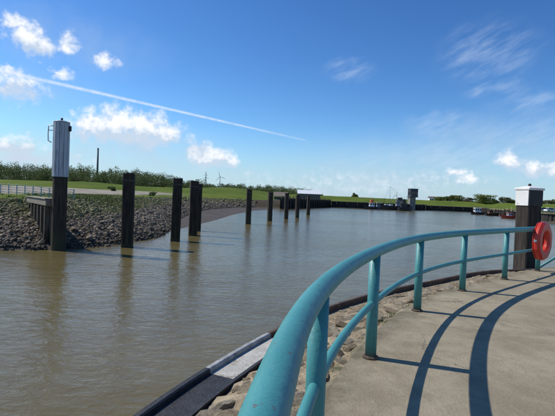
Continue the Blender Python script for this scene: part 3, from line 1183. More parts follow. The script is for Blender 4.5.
# ------------------------------------------------------------------ riprap on the left bank (uncountable rubble)
def rubble(name, xs, ys, smin, smax, m, label, sink=.15):
    zs = terrain(xs, ys)[0]
    vs_, fs_ = [], []
    r = np.random.default_rng(77)
    F = np.array(ICO_F)
    allv, allf = [], []
    for k_, (x, y, z) in enumerate(zip(xs, ys, zs)):
        s_ = r.uniform(smin, smax) * (r.uniform(1.5, 2.3) if r.random() < .08 else 1) * (1 + max(0, y - 60) / 110)
        v = ICO_V * r.uniform(.82, 1.12, (12, 1)) * np.array([s_ * r.uniform(.8, 1.3), s_ * r.uniform(.7, 1.0), s_ * r.uniform(.5, .85)])
        a = r.uniform(0, 2 * pi)
        ca_, sa_ = cos(a), sin(a)
        v = np.stack([v[:, 0] * ca_ - v[:, 1] * sa_, v[:, 0] * sa_ + v[:, 1] * ca_, v[:, 2] + .25 * v[:, 0] * r.uniform(-1, 1)], -1)
        allv.append(v + np.array([x, y, z + s_ * sink]))
        allf.append(F + 12 * k_)
    me_ = bpy.data.meshes.new(name)
    me_.from_pydata(np.concatenate(allv).tolist(), [], np.concatenate(allf).tolist())
    me_.materials.append(m)
    o = bpy.data.objects.new(name, me_)
    COL.objects.link(o)
    tag(o, label, 'rubble', None, 'stuff')
    return o


rm = bpy.data.materials.new('bank_rubble')
rm.use_nodes = True
t = NT(rm.node_tree)
b = rm.node_tree.nodes['Principled BSDF']
ge = t.n('ShaderNodeNewGeometry')
c = t.mix(t.math('POWER', ge.outputs['Random Per Island'], 1.6), (.078, .058, .038), (.30, .235, .16))
zc = t.sep(ge.outputs['Position'])[2]
c = t.mix(t.mr(t.math('ADD', zc, t.noise(ge.outputs['Position'], .8, 4, .6)), -1.9, -.9, .75, 0), c, (.036, .029, .019))
c = t.mix(t.mr(t.noise(ge.outputs['Position'], .35, 5, .6), .52, .66, 0, .5), c, (.055, .060, .022))
c = t.mix(t.mr(t.math('ADD', zc, t.math('MULTIPLY', t.noise(ge.outputs['Position'], .7, 5, .65), 2.2)), .2, 1.2, 0, .8), c, t.mix(ge.outputs['Random Per Island'], (.07, .075, .022), (.19, .185, .06)))
rm.node_tree.links.new(c, b.inputs['Base Color'])
b.inputs['Roughness'].default_value = .85
xs = RNG.uniform(-62, -8, 330000)
ys = RNG.uniform(17, 165, 330000)
sf_ = terrain(xs, ys)[1]
dens = np.interp(ys, [40, 62, 100, 160], [1.0, .7, .45, .3])
keep = (sf_ > -.5) & (sf_ < 8.8 + RNG.normal(0, .8, len(xs))) & (RNG.random(len(xs)) < dens) & (xs > -44)
wl_ = (xs - A0.x) * nrmw.x + (ys - A0.y) * nrmw.y       # keep clear of the bulkhead face
al_ = (xs - A0.x) * dirw.x + (ys - A0.y) * dirw.y
keep &= ~((np.abs(wl_) < .3) & (al_ > -.3) & (al_ < LW * .6))
xs, ys = xs[keep][:42000], ys[keep][:42000]
print('rubble', len(xs))
rubble('bank_rubble', xs, ys, .05, .17, rm, 'dark rubble stones covering the left bank slope down to the water')

# grass and weeds on the bank crest
xs = RNG.uniform(-62, -9, 40000)
ys = RNG.uniform(20, 90, 40000)
z_, sf_, _, _, _ = terrain(xs, ys)
patch = wobble(xs, ys, .25, 44)
keep = ((sf_ > 4.6) & (sf_ < 15) & (patch + RNG.normal(0, .25, len(xs)) > .02)) & (RNG.random(len(xs)) < np.where(sf_ < 11, .9, .5))
spots = list(zip(xs[keep], ys[keep], z_[keep]))[:6500]
bankg = mat('bank_weeds', (.11, .14, .025), (.27, .265, .08), .5, .85)
tufts('bank_grass', spots, 'rough green grass and weeds growing along the left bank crest', .10, .34, .03, 8, bankg, .7, .2)

# ------------------------------------------------------------------ railing on the left bank beyond the bulkhead
fm = mat('fence_paint', (.20, .30, .31), (.30, .40, .40), 4, .5)
f0, f1 = Vector((-54, 46.5, 0)), Vector((-21.5, 45.5, 0))
fe = empty('bank_fence', (f0.x, f0.y, gz(f0.x, f0.y)), math.atan2((f1 - f0).y, (f1 - f0).x))
tag(fe, 'pale blue-grey post and rail fence along the left bank top', 'fence')
Lf = (f1 - f0).length
zb = []
nposts = 38
for k in range(nposts):
    s = Lf * k / (nposts - 1)
    pw = f0.lerp(f1, k / (nposts - 1))
    zb.append(gz(pw.x, pw.y) - gz(f0.x, f0.y))
    MB().bevbox((s, 0, zb[-1] + .52), (.085, .085, 1.1), 0, .01).build('post', fm, fe)
for hz in (.22, .48, .74, 1.0):
    MB().tube([(Lf * k / (nposts - 1), -.06, zb[k] + hz) for k in range(nposts)], .03, 6).build('rail', fm, fe)

# ------------------------------------------------------------------ far side of the basin
jm = pile_mat('jetty_timber', (.014, .012, .010), (.040, .033, .026), (.020, .018, .012))
J0, J1 = Vector((1.2, 160.5, 0)), Vector((31.0, 250.5, 0))
jd = (J1 - J0)
LJ = jd.length
jet = empty('timber_jetty', (J0.x, J0.y, WATER_Z), math.atan2(jd.y, jd.x))
tag(jet, 'long dark timber jetty of close-set piles leading to the far quay', 'jetty')
jtop = 1.75 - WATER_Z
s = 0
while s < LJ:       # fascia of close planks
    wd = rp.uniform(.9, 1.2)
    MB().bevbox((s, .1, jtop / 2 - .5), (wd - .08, .2, jtop + .8 + rp.uniform(-.15, .15)), 0, .03).build('plank', jm, jet)
    s += wd
for s in np.arange(0, LJ, 5.0):
    MB().tube([(s, -.35, -1.5), (s, -.35, jtop + rp.uniform(.5, .9))], .28, 8).build('pile', jm, jet)
MB().bevbox((LJ / 2, -.1, jtop * .72), (LJ, .3, .3), 0, .03).build('waler', jm, jet)
MB().bevbox((LJ / 2, 1.2, jtop - .1), (LJ, 2.2, .14), 0, .02).build('deck', jm, jet)

fw_m = mat('far_sheet_piling', (.020, .018, .016), (.050, .042, .034), .6, .8, stretch=(1, 1, .3))
far_cap = mat('far_wall_cap', (.13, .12, .10), (.20, .18, .15), .8, .85)


def quay_wall(pts_, ztop, label):
    P_ = [Vector((x, y, 0)) for x, y in pts_]
    e_ = empty('quay_wall', (P_[0].x, P_[0].y, WATER_Z))
    tag(e_, label, 'quay wall')
    inv = Matrix.Translation(e_.location).inverted()
    o = corrugated(P_, WATER_Z - 1.5, ztop, .35, 1.4).build('sheet_piling', fw_m, e_)
    o.matrix_parent_inverse = inv
    m2 = MB()
    rings_ = []
    for i, p_ in enumerate(P_):
        tt_ = (P_[min(i + 1, len(P_) - 1)] - P_[max(i - 1, 0)]).normalized()
        nn_ = Vector((-tt_.y, tt_.x, 0))
        rings_.append([p_ + nn_ * a_ + Vector((0, 0, z1_)) for a_, z1_ in ((-.35, ztop - .25), (.9, ztop - .25), (.9, ztop + .02), (-.35, ztop + .02))])
    m2.loft(rings_)
    o = m2.build('capping', far_cap, e_)
    o.matrix_parent_inverse = inv
    for i in range(len(P_) - 1):            # fender piles
        d_ = P_[i + 1] - P_[i]
        for s_ in np.arange(3, d_.length, 6.0):
            c_ = P_[i] + d_.normalized() * s_
            nn_ = Vector((-d_.y, d_.x, 0)).normalized()
            c_ = c_ - nn_ * .62
            o = MB().tube([(c_.x, c_.y, WATER_Z - 1.3), (c_.x, c_.y, ztop + rp.uniform(-.1, .5))], .24, 8).build('fender_pile', jm, e_)
            o.matrix_parent_inverse = inv
    return e_


quay_wall([(31.2, 251), (50, 250), (70, 249), (84, 266), (97, 283)], 1.15, 'dark sheet pile quay wall at the far end behind the workboats')
quay_wall([(97.2, 283), (112, 282.5), (128, 281), (121, 257), (113.5, 234)], .75, 'dark sheet pile quay wall below the far grass dike right of the control cabin')
quay_wall([(113.3, 233.6), (100.3, 190), (89.4, 165), (83.3, 133), (91, 117), (130, 106.6), (170, 104)], .30, 'low dark quay wall along the right shore behind the small boats')


# ---- boats
def hull(L_, B_, D_, sheer=.5, draft=.6, stern=.8, K_=14, bow_rake=.8):
    rings_ = []
    for i in range(K_):
        u = i / (K_ - 1)
        wv_ = B_ / 2 * (stern + (1 - stern) * min(1, u * 4)) * (1 - max(0, (u - .55) / .45) ** 2.2)
        wv_ = max(wv_, .03)
        zt = D_ + sheer * (abs(u - .35) / .65) ** 2
        x = -L_ / 2 + L_ * u
        xr = x + bow_rake * max(0, u - .7) / .3
        rings_.append([(x, -wv_ * .35, -draft), (x, wv_ * .35, -draft), (x + (xr - x) * .4, wv_ * .85, -draft * .2), (xr, wv_, zt), (xr, wv_ - min(.12, wv_ * .4), zt), (xr, wv_ - min(.13, wv_ * .45), zt - .25), (xr, -wv_ + min(.13, wv_ * .45), zt - .25), (xr, -wv_ + min(.12, wv_ * .4), zt), (xr, -wv_, zt), (x + (xr - x) * .4, -wv_ * .85, -draft * .2)])
    return MB().loft(rings_)


b_black = mat('hull_black', (.012, .013, .015), (.025, .026, .03), 2, .5)
b_white = mat('boat_white', (.72, .73, .73), (.80, .80, .80), 1, .4)
b_grey = mat('boat_grey', (.22, .24, .25), (.32, .34, .35), 1, .5)
b_orange = mat('boat_orange', (.62, .16, .04), (.70, .20, .06), 1, .5)
b_red = mat('boat_red', (.40, .05, .03), (.50, .08, .05), 1, .5)
b_blue = mat('boat_blue', (.04, .09, .20), (.06, .12, .26), 1, .5)
b_wood = mat('boat_wood', (.20, .10, .05), (.30, .16, .08), 3, .6)
glass = mat('dark_window_glass', (.02, .03, .04), None, rough=.08)


def house(par, c_, s_, mt, win=True, nwin=3, roofm=None, nm='wheelhouse'):
    o = MB().bevbox((c_[0], c_[1], c_[2] + s_[2] / 2), s_, 0, .06).build(nm, mt, par)
    if roofm:
        MB().bevbox((c_[0], c_[1], c_[2] + s_[2] + .07), (s_[0] + .3, s_[1] + .3, .13), 0, .04).build('roof', roofm, o)
    if win:
        for sy in (-1, 1):
            for k_ in range(nwin):
                x_ = c_[0] - s_[0] / 2 + s_[0] * (k_ + .5) / nwin
                MB().box((x_, c_[1] + sy * (s_[1] / 2 + .012), c_[2] + s_[2] * .66), (s_[0] / nwin * .68, .03, s_[2] * .34)).build('window', glass, o)
        for sx in (-1, 1):
            MB().box((c_[0] + sx * (s_[0] / 2 + .012), c_[1], c_[2] + s_[2] * .66), (.03, s_[1] * .75, s_[2] * .34)).build('window', glass, o)
    return o


# white workboat with orange wheelhouse
q = at_z(370.5, 209.2, WATER_Z)
bo = empty('workboat', (q.x, q.y - 1.0, WATER_Z), R(186))
tag(bo, 'small white workboat with orange-topped wheelhouse, leftmost at the far quay', 'boat')
hull(6.4, 2.7, 1.4, .6).build('hull', b_black, bo)
house(bo, (-.4, 0, 1.35), (2.6, 2.0, 2.2), b_white, True, 2, b_orange)
MB().bevbox((-.4, 0, 4.45), (1.5, 1.3, 1.5), 0, .05).build('funnel', b_orange, bo)
MB().tube([(-.2, 0, 5.1), (-.2, 0, 7.2)], .05, 6).build('mast', b_grey, bo)
MB().tube([(-1.2, .5, 3.5), (-1.2, .5, 6.4)], .05, 6).build('mast', b_black, bo)
MB().tube([(1.8, .3, 1.6), (1.8, .3, 5.0)], .06, 6).build('mast', b_black, bo)
# blue and grey boat next to it
q = at_z(379.5, 209.4, WATER_Z)
bo = empty('workboat', (q.x, q.y - 1.0, WATER_Z), R(3))
tag(bo, 'low grey-blue boat moored between the white workboat and dark barge', 'boat')
hull(6.2, 2.5, 1.3, .5).build('hull', b_blue, bo)
house(bo, (-.8, 0, 1.2), (2.4, 1.8, 2.5), b_grey, True, 2, b_white)
MB().tube([(.9, 0, 1.2), (.9, 0, 5.4)], .07, 6).build('mast', b_black, bo)
# dark barge with grey deckhouse, crane and mast
q = at_z(393, 210.0, WATER_Z)
bo = empty('barge', (q.x, q.y - 1.5, WATER_Z), R(182))
tag(bo, 'black-hulled barge with grey deckhouse and thin mast left of control cabin', 'barge')
hull(13.5, 4.4, 2.2, .6, .8).build('hull', b_black, bo)
house(bo, (-3.0, 0, 2.0), (3.6, 3.0, 3.2), b_grey, True, 3, b_grey)
house(bo, (-3.2, 0, 5.35), (2.2, 2.2, 1.5), b_black, True, 2, b_grey)
MB().bevbox((4.2, 0, 2.5), (2.0, 2.2, 1.1), 0, .05).build('hatch', b_white, bo)
MB().bevbox((1.6, 0, 2.5), (1.6, 2.2, 1.0), 0, .05).build('hatch', b_white, bo)
MB().tube([(2.4, 0, 2.0), (2.4, 0, 13.2)], [.13, .06], 8).build('mast', b_grey, bo)
MB().tube([(2.4, 0, 4.0), (-.6, .2, 8.6)], .10, 6).build('boom', b_grey, bo)
MB().tube([(2.4, 0, 12.8), (6.2, 0, 2.3)], .03, 5).build('stay', b_black, bo)
MB().tube([(2.4, 0, 12.8), (-4.5, 0, 6.9)], .03, 5).build('stay', b_black, bo)
for xm, hm in ((-5.6, 7.4), (-1.2, 9.6), (5.6, 6.8)):
    MB().tube([(xm, .4, 2.0), (xm, .4, hm)], .09, 6).build('mast', b_black, bo)
    MB().tube([(xm - .9, .4, hm * .82), (xm + .9, .4, hm * .82)], .06, 5).build('crosstree', b_black, bo)
for xm in (-5.5, -1.0, 3.5):
    MB().tube([(xm, 2.32, 1.0), (xm, 2.55, 1.0)], .45, 10).build('fender_tyre', b_black, bo)
# dark tug close to the tower
q = at_z(402.5, 210.6, WATER_Z)
bo = empty('tugboat', (q.x, q.y - 3.5, WATER_Z), R(5))
tag(bo, 'dark tug with black superstructure moored against the control cabin pillar', 'boat')
hull(6.5, 3.0, 1.7, .7).build('hull', b_black, bo)
house(bo, (-.6, 0, 1.5), (3.0, 2.2, 2.6), b_black, True, 2, b_grey)
house(bo, (-.5, 0, 4.25), (1.8, 1.7, 1.6), b_black, True, 2, b_black)
MB().tube([(1.2, 0, 1.4), (1.2, 0, 7.6)], .08, 6).build('mast', b_black, bo)

# control cabin on a concrete pillar
q = at_z(412, 210.2, WATER_Z)
Yt = q.y + 3.0
px_m = Yt / FPX
tw = empty('control_cabin', (at_y(411.5, 205, Yt).x, Yt, WATER_Z), R(8))
tag(tw, 'dark glazed control cabin raised on a grey concrete pillar at far quay', 'control tower')
conc = mat('far_concrete', (.17, .165, .145), (.26, .25, .22), .6, .9)
zc0 = at_y(412, 197.3, Yt).z - WATER_Z
zc1 = at_y(412, 189.0, Yt).z - WATER_Z
MB().bevbox((0, 0, zc0 / 2 - .75), (3.6, 3.4, zc0 + 1.5), 0, .1).build('pillar', conc, tw)
MB().bevbox((.4, 0, zc0 + .16), (5.4, 4.9, .3), 0, .05).build('balcony', conc, tw)
cab = MB().bevbox((.6, 0, zc0 + .32 + (zc1 - zc0 - .3) / 2), (4.6, 4.2, zc1 - zc0 - .3), 0, .06).build('cabin', mat('cabin_dark', (.03, .035, .045), (.05, .055, .07), 1, .5), tw)
for k in range(3):
    MB().box((.6 - 1.5 + 1.5 * k, -2.115, zc0 + 2.6), (1.2, .03, 1.5)).build('window', glass, cab)
    MB().box((.6 - 2.315, -1.35 + 1.35 * k, zc0 + 2.6), (.03, 1.05, 1.5)).build('window', glass, cab)
MB().bevbox((.6, 0, zc1 + .1), (5.2, 4.8, .2), 0, .05).build('roof', mat('cabin_dark', (.03, .035, .045)), tw)
for sx in np.linspace(-2.1, 2.9, 6):
    MB().tube([(sx, -2.35, zc0 + .3), (sx, -2.35, zc0 + 1.3)], .04, 5).build('railing_post', b_grey, tw)
MB().tube([(-2.1, -2.35, zc0 + 1.3), (2.9, -2.35, zc0 + 1.3)], .04, 5).build('railing_bar', b_grey, tw)
MB().tube([(1.6, 0, zc1 + .2), (1.6, 0, zc1 + 2.0)], .05, 5).build('aerial', b_grey, tw)

# boats by the right shore
q = at_z(481, 214.6, WATER_Z)
bo = empty('motor_boat', (q.x - 1, q.y - 1.0, WATER_Z), R(178))
tag(bo, 'white-cabined fishing boat with dark hull moored on the right shore', 'boat')
hull(7.2, 2.6, 1.0, .5).build('hull', b_black, bo)
house(bo, (1.2, 0, .85), (3.0, 2.0, 2.3), b_white, True, 3, b_white)
MB().tube([(-1.6, 0, .8), (-1.6, 0, 4.6)], .06, 6).build('mast', b_wood, bo)
q = at_z(491, 215.6, WATER_Z)
bo = empty('motor_boat', (q.x, q.y - .5, WATER_Z), R(3))
tag(bo, 'low dark boat with brown deckhouse right of the white-cabined boat', 'boat')
hull(5.6, 2.2, .9, .5).build('hull', b_black, bo)
house(bo, (-.6, 0, .75), (1.8, 1.6, 1.5), b_wood, True, 2, b_black)
MB().tube([(.9, 0, .7), (.9, 0, 3.8)], .06, 6).build('mast', b_wood, bo)
q = at_z(509, 218.4, WATER_Z)
bo = empty('motor_boat', (q.x - 1.0, q.y - 1.5, WATER_Z), R(184))
tag(bo, 'small red boat with white cabin left of the white-headed pile', 'boat')
hull(4.2, 1.8, .95, .4).build('hull', b_red, bo)
house(bo, (-.3, 0, .8), (1.5, 1.2, 1.15), b_white, True, 2, b_red)
MB().tube([(.6, 0, .7), (.6, 0, 2.6)], .05, 6).build('mast', b_grey, bo)

# yellowish marker posts on the right shore
yel = mat('marker_yellow', (.42, .38, .10), (.52, .46, .16), 2, .7)
for k, (u, v, d) in enumerate([(491, 205.5, 222), (494.5, 206, 214), (499, 206, 205), (503, 206.3, 198), (507.5, 206.8, 190), (512, 207, 184)]):
    b0_ = at_y(u, v, d)
    g = gz(b0_.x, d)
    o = MB().tube([(0, 0, -.3), (0, 0, 2.0), (0, 0, 3.0 + .25 * sin(k * 2))], [.15, .14, .12], 7).build('marker_post', yel, None, (b0_.x, d, g))
    tag(o, ['slim yellow marker post nearest the white-cabined boat', 'slim yellow marker post, second from the white-cabined boat', 'slim yellow marker post, third from the white-cabined boat', 'slim yellow marker post, fourth from the white-cabined boat', 'slim yellow marker post above the red boat', 'slim yellow marker post next to the white-headed pile'][k], 'post', 'yellow marker posts on the right shore')

# shelters behind the jetty
wr = mat('white_roof', (.74, .75, .75), (.80, .80, .80), 1, .5)
br = mat('brown_roof', (.15, .12, .10), (.20, .16, .13), 1, .8)
wall_d = mat('shelter_wall', (.10, .10, .10), (.16, .16, .15), 1, .8)


def shelter(u, v, Y, w_, d_, h_, rm_, label, rz=0.0):
    p_ = at_y(u, v, Y)
    g = gz(p_.x, Y)
    e_ = empty('shelter', (p_.x, Y, g), rz)
    tag(e_, label, 'shelter')
    zr = p_.z - g
    MB().box((0, 0, zr - .9), (w_, d_ + .6, .14), 0, 1.0, R(24)).build('roof', rm_, e_)  # slope added towards the viewer so the roof top shows sunlit
    wl = MB().bevbox((0, .2, (zr - 2.1) / 2 - .2), (w_ - .6, d_ - .8, zr - 2.1 + .4), 0, .04).build('wall', wall_d, e_)
    for k_ in range(4):
        x_ = -w_ / 2 + w_ * (k_ + .5) / 4
        MB().box((x_, -(d_ - .8) / 2 + .19, (zr - 2.1) * .55), (w_ / 4 * .6, .04, (zr - 2.1) * .5)).build('window', glass, wl)
    for sx in (-1, 1):
        MB().box((sx * (w_ / 2 - .15), -d_ / 2 + .15, (zr - 2.1) / 2 - .1), (.16, .16, zr - 2.1 + .2)).build('post', far_cap, e_)
    return e_


shelter(309, 190.5, 252, 13.5, 5, 3, wr, 'sloped white roofed shelter behind the row of mooring piles')
shelter(281, 192.2, 196, 6.5, 4, 2.5, br, 'low brown roofed shed left of the white shelter')
# white house far beyond the dike
hx = at_y(432, 197, 420)
he = empty('white_house', (hx.x, 420, gz(hx.x, 420)))
tag(he, 'tiny white house beyond the dike left of the hedge', 'house')
hz0 = hx.z - he.location.z
MB().bevbox((0, 0, hz0 / 2 - .8), (6, 5, hz0 - .4), 0, .1).build('wall', b_white, he)
MB().loft([[(-3.3, -2.8, hz0 - 1), (3.3, -2.8, hz0 - 1), (3.3, 2.8, hz0 - 1), (-3.3, 2.8, hz0 - 1)], [(-3.3, -.1, hz0 + .6), (3.3, -.1, hz0 + .6), (3.3, .1, hz0 + .6), (-3.3, .1, hz0 + .6)]]).build('roof', br, he)
for k in range(3):
    MB().box((-1.9 + 1.9 * k, -2.51, hz0 - 2.6), (1.2, .06, 1.5)).build('window', glass, he)


# ---- cars on the right shore
tyre = mat('tyre_rubber', (.015, .015, .015), None, rough=.9)


def car(x, y, rz, paint, label):
    g = gz(x, y)
    e_ = empty('parked_car', (x, y, g), rz)
    tag(e_, label, 'car', 'cars parked on the right shore')
    prof = [(-2.1, .35), (-2.15, .75), (-2.05, .95), (-1.3, 1.02), (1.05, .98), (1.95, .82), (2.1, .6), (2.1, .35)]
    rings_ = []
    for yy, kk in ((-.86, .94), (-.8, 1.0), (.8, 1.0), (.86, .94)):
        rings_.append([(px * (1 if abs(yy) < .82 else .985), yy, .35 + (pz - .35) * kk) for px, pz in prof])
    MB().loft(rings_).build('body', paint, e_)
    cprof = [(-1.85, .99), (-1.35, 1.45), (.15, 1.48), (.95, .99)]
    rings_ = [[(px, yy * (1 if pz < 1.2 else .86), pz) for px, pz in cprof] for yy in (-.78, .78)]
    gl = MB().loft(rings_).build('window_band', glass, e_)
    MB().loft([[(-1.38, yy, 1.44), (-1.30, yy, 1.53), (.08, yy, 1.55), (.2, yy, 1.46)] for yy in (-.70, .70)]).build('roof', paint, e_)
    wme = MB().tube([(0, -.1, 0), (0, .1, 0)], .32, 14).mesh('wheel', tyre)
    rme = MB().tube([(0, -.105, 0), (0, .105, 0)], .18, 10).mesh('rim', steel)
    for sx in (-1.3, 1.3):
        for sy in (-.78, .78):
            w_ = bpy.data.objects.new('wheel', wme)
            COL.objects.link(w_)
            w_.parent = e_
            w_.location = (sx, sy, .32)
            r_ = bpy.data.objects.new('rim', rme)
            COL.objects.link(r_)
            r_.parent = w_
    for sy in (-.6, .6):
        MB().bevbox((2.06, sy, .68), (.1, .34, .14), 0, .02).build('headlight', b_white, e_)
    return e_


def car_at(u, v, Y, rz, paint, label):
    p_ = at_y(u, v, Y)
    return car(p_.x, Y, rz, paint, label)


car_at(551, 210, 150, R(8), b_white, 'white parked car on the right shore right of the white-headed pile')
car_at(541.5, 210, 158, R(172), b_grey, 'silver-grey parked car just right of the white-headed pile')
car_at(561, 210, 146, R(8), b_blue, 'blue parked car at the right edge on the far shore')
# rail fence along that shore
fe2 = empty('shore_fence', (86.2, 134, gz(86.2, 134)), math.atan2(20, 5.4))
tag(fe2, 'dark post and rail fence along the right shore before the cars', 'fence')
fp = [Vector((86.2, 134, 0)), Vector((91.6, 164, 0)), Vector((102.4, 189, 0))]
mloc = fe2.matrix_basis.inverted() if False else None
from mathutils import Matrix as _M
fe2.rotation_euler = (0, 0, 0)
base_ = fe2.location.copy()
fpts = resample(fp, 3.0)
for p_ in fpts:
    MB().bevbox((p_.x - base_.x, p_.y - base_.y, gz(p_.x, p_.y) - base_.z + .5), (.16, .16, 1.3), 0, .02).build('post', jm, fe2)
for hz in (.55, 1.05):
    MB().tube([(p_.x - base_.x, p_.y - base_.y, gz(p_.x, p_.y) - base_.z + hz) for p_ in fpts], .06, 6).build('rail', jm, fe2)

# ------------------------------------------------------------------ trees
leafs = {}


def leaf_mat(name, dark, light, sc):
    m = bpy.data.materials.new(name)
    m.use_nodes = True
    t_ = NT(m.node_tree)
    b_ = m.node_tree.nodes['Principled BSDF']
    g_ = t_.n('ShaderNodeNewGeometry')
    c_ = t_.mix(t_.mr(t_.noise(g_.outputs['Position'], sc, 5, .7), .35, .66), dark, light)
    c_ = t_.mix(t_.math('MULTIPLY', g_.outputs['Random Per Island'], .35), c_, tuple(x * 1.5 for x in light))
    m.node_tree.links.new(c_, b_.inputs['Base Color'])
    b_.inputs['Roughness'].default_value = .75
    b_.inputs['Specular IOR Level'].default_value = .2
    tl = t_.n('ShaderNodeBsdfTranslucent')
    m.node_tree.links.new(c_, tl.inputs['Color'])
    mx = t_.n('ShaderNodeMixShader')
    mx.inputs[0].default_value = .25
    m.node_tree.links.new(b_.outputs[0], mx.inputs[1])
    m.node_tree.links.new(tl.outputs[0], mx.inputs[2])
    m.node_tree.links.new(mx.outputs[0], m.node_tree.nodes['Material Output'].inputs['Surface'])
    return m


lm_dark = leaf_mat('leaves_dark', (.062, .086, .028), (.150, .180, .062), .12)
lm_mid = leaf_mat('leaves_spring', (.075, .108, .022), (.165, .195, .050), .2)
lm_brown = leaf_mat('leaves_budding', (.075, .080, .038), (.140, .140, .068), .25)
bark = mat('bark', (.06, .05, .04), (.11, .095, .075), 3, .9)


def crown_cards(r, cx, cy, z0, w_, h_, nlobes, ncards, card):
    """leaf clumps spread through uneven lobes -> verts, faces"""
    lobes = []
    for k_ in range(nlobes):
        a = r.uniform(0, 2 * pi)
        rr = w_ * .5 * math.sqrt(r.uniform(0, 1)) * .75
        zz_ = r.uniform(.0, .82)
        lobes.append((cx + rr * cos(a), cy + rr * sin(a), z0 + h_ * zz_, w_ * r.uniform(.17, .32), h_ * r.uniform(.15, .26)))
    lb_ = np.array(lobes)[r.integers(0, nlobes, ncards)]
    d = r.normal(size=(ncards, 3))
    d /= np.linalg.norm(d, axis=1)[:, None]
    q_ = r.uniform(.5, 1.05, (ncards, 1))
    p_ = lb_[:, :3] + d * q_ * np.stack([lb_[:, 3], lb_[:, 3], lb_[:, 4]], -1)
    s_ = card * r.uniform(.5, 1.25, (ncards, 1))
    u_ = r.normal(size=(ncards, 3))
    u_ /= np.linalg.norm(u_, axis=1)[:, None]
    w2 = np.cross(u_, d + r.normal(size=(ncards, 3)) * .5)
    w2 /= np.linalg.norm(w2, axis=1)[:, None] + 1e-9
    V_ = np.stack([p_ - u_ * s_, p_ - w2 * s_ * .7, p_ + u_ * s_, p_ + w2 * s_ * .7], 1).reshape(-1, 3)
    return V_.tolist(), np.arange(4 * ncards).reshape(-1, 4).tolist()


def tree(name, x, y, w_, h_, seed, lm, label, cat='tree', group=None, low=.12, ncards=1800, card=.36):
    r = np.random.default_rng(seed)
    g = gz(x, y)
    e_ = empty(name, (x, y, g))
    tag(e_, label, cat, group)
    vs_, fs_ = crown_cards(r, 0, 0, h_ * low, w_, h_ * (1 - low), max(7, int(w_ * 1.8)), ncards, card)
    MB().add(vs_, fs_).build('crown', lm, e_)
    tk = MB().tube([(0, 0, -.2), (.05, .03, h_ * .3), (.1, -.05, h_ * .7)], [h_ * .035, h_ * .025, h_ * .008], 7)
    for k_ in range(5):
        a = r.uniform(0, 6.28)
        z_0 = h_ * r.uniform(.15, .4)
        tk.tube([(.04, 0, z_0), (w_ * .16 * cos(a), w_ * .16 * sin(a), z_0 + h_ * .18), (w_ * .32 * cos(a), w_ * .32 * sin(a), z_0 + h_ * .3)], [h_ * .014, h_ * .009, h_ * .004], 5)
    tk.build('trunk', bark, e_)
    return e_


def tree_px(name, u, vtop, Y, wpx, seed, lm, label, cat='tree', group=None, **kw):
    p_ = at_y(u, vtop, Y)
    g = gz(p_.x, Y)
    return tree(name, p_.x, Y, wpx * Y / FPX, p_.z - g, seed, lm, label, cat, group, **kw)


tree_px('round_tree', 356, 192.0, 330, 7.5, 1, lm_dark, 'lone small dark round tree on the dike left of the workboats', low=.05)
G2 = 'trees beyond the right-hand dike'
tree_px('hedge_tree', 441, 196.2, 330, 12, 2, lm_mid, 'leftmost low bushy tree of the row beyond the right dike', 'tree', G2, low=.02)
tree_px('hedge_tree', 449, 195.0, 335, 14, 3, lm_mid, 'bushy green tree, second of the row beyond the right dike', 'tree', G2, low=.02)
tree_px('hedge_tree', 457, 195.0, 330, 13, 4, lm_mid, 'bushy green tree, third of the row beyond the right dike', 'tree', G2, low=.02)
tree_px('hedge_tree', 465, 196.2, 340, 12, 5, lm_brown, 'brownish bushy tree, fourth of the row beyond the right dike', 'tree', G2, low=.02)
tree_px('hedge_tree', 472, 197.2, 335, 10, 6, lm_brown, 'low brownish bush left of the big round tree', 'tree', G2, low=.02)
tree_px('round_tree', 485, 193.6, 310, 21, 7, lm_mid, 'large bright green round-crowned tree beyond the right dike', 'tree', None, low=.02, ncards=4200)
tree_px('hedge_tree', 497, 197.5, 330, 10, 8, lm_brown, 'brownish tree just right of the big round tree', 'tree', G2, low=.02)
tree_px('hedge_tree', 505, 196.8, 320, 10, 9, lm_brown, 'brownish tree left of the white-headed pile, behind marker posts', 'tree', G2, low=.02)
tree_px('hedge_tree', 512, 199.0, 320, 9, 10, lm_mid, 'low green tree touching the left side of the white-headed pile', 'tree', G2, low=.02)
tree_px('hedge_tree', 542, 199.0, 300, 10, 11, lm_brown, 'brownish tree just right of the white-headed pile', 'tree', G2, low=.02)
tree_px('hedge_tree', 549, 199.8, 300, 11, 12, lm_brown, 'brownish tree above the white parked car', 'tree', G2, low=.02)
tree_px('hedge_tree', 557, 199.5, 300, 12, 13, lm_mid, 'green tree cut by the right edge of the picture', 'tree', G2, low=.02)
tree_px('hedge_tree', 531, 198.6, 310, 14, 14, lm_brown, 'brownish tree mostly hidden behind the white-headed pile', 'tree', G2, low=.02)
# small dark bushes at the foot of the left dike
tree_px('low_bush', 112, 185.6, 128, 8, 31, lm_dark, 'low dark bush at the dike foot between white-topped and first plain pile', 'bush', None, low=.0, ncards=500, card=.22)
tree_px('low_bush', 152, 190.2, 112, 8, 32, lm_dark, 'flat dark bush on the sandy strip left of the second plain pile', 'bush', None, low=.0, ncards=400, card=.2)

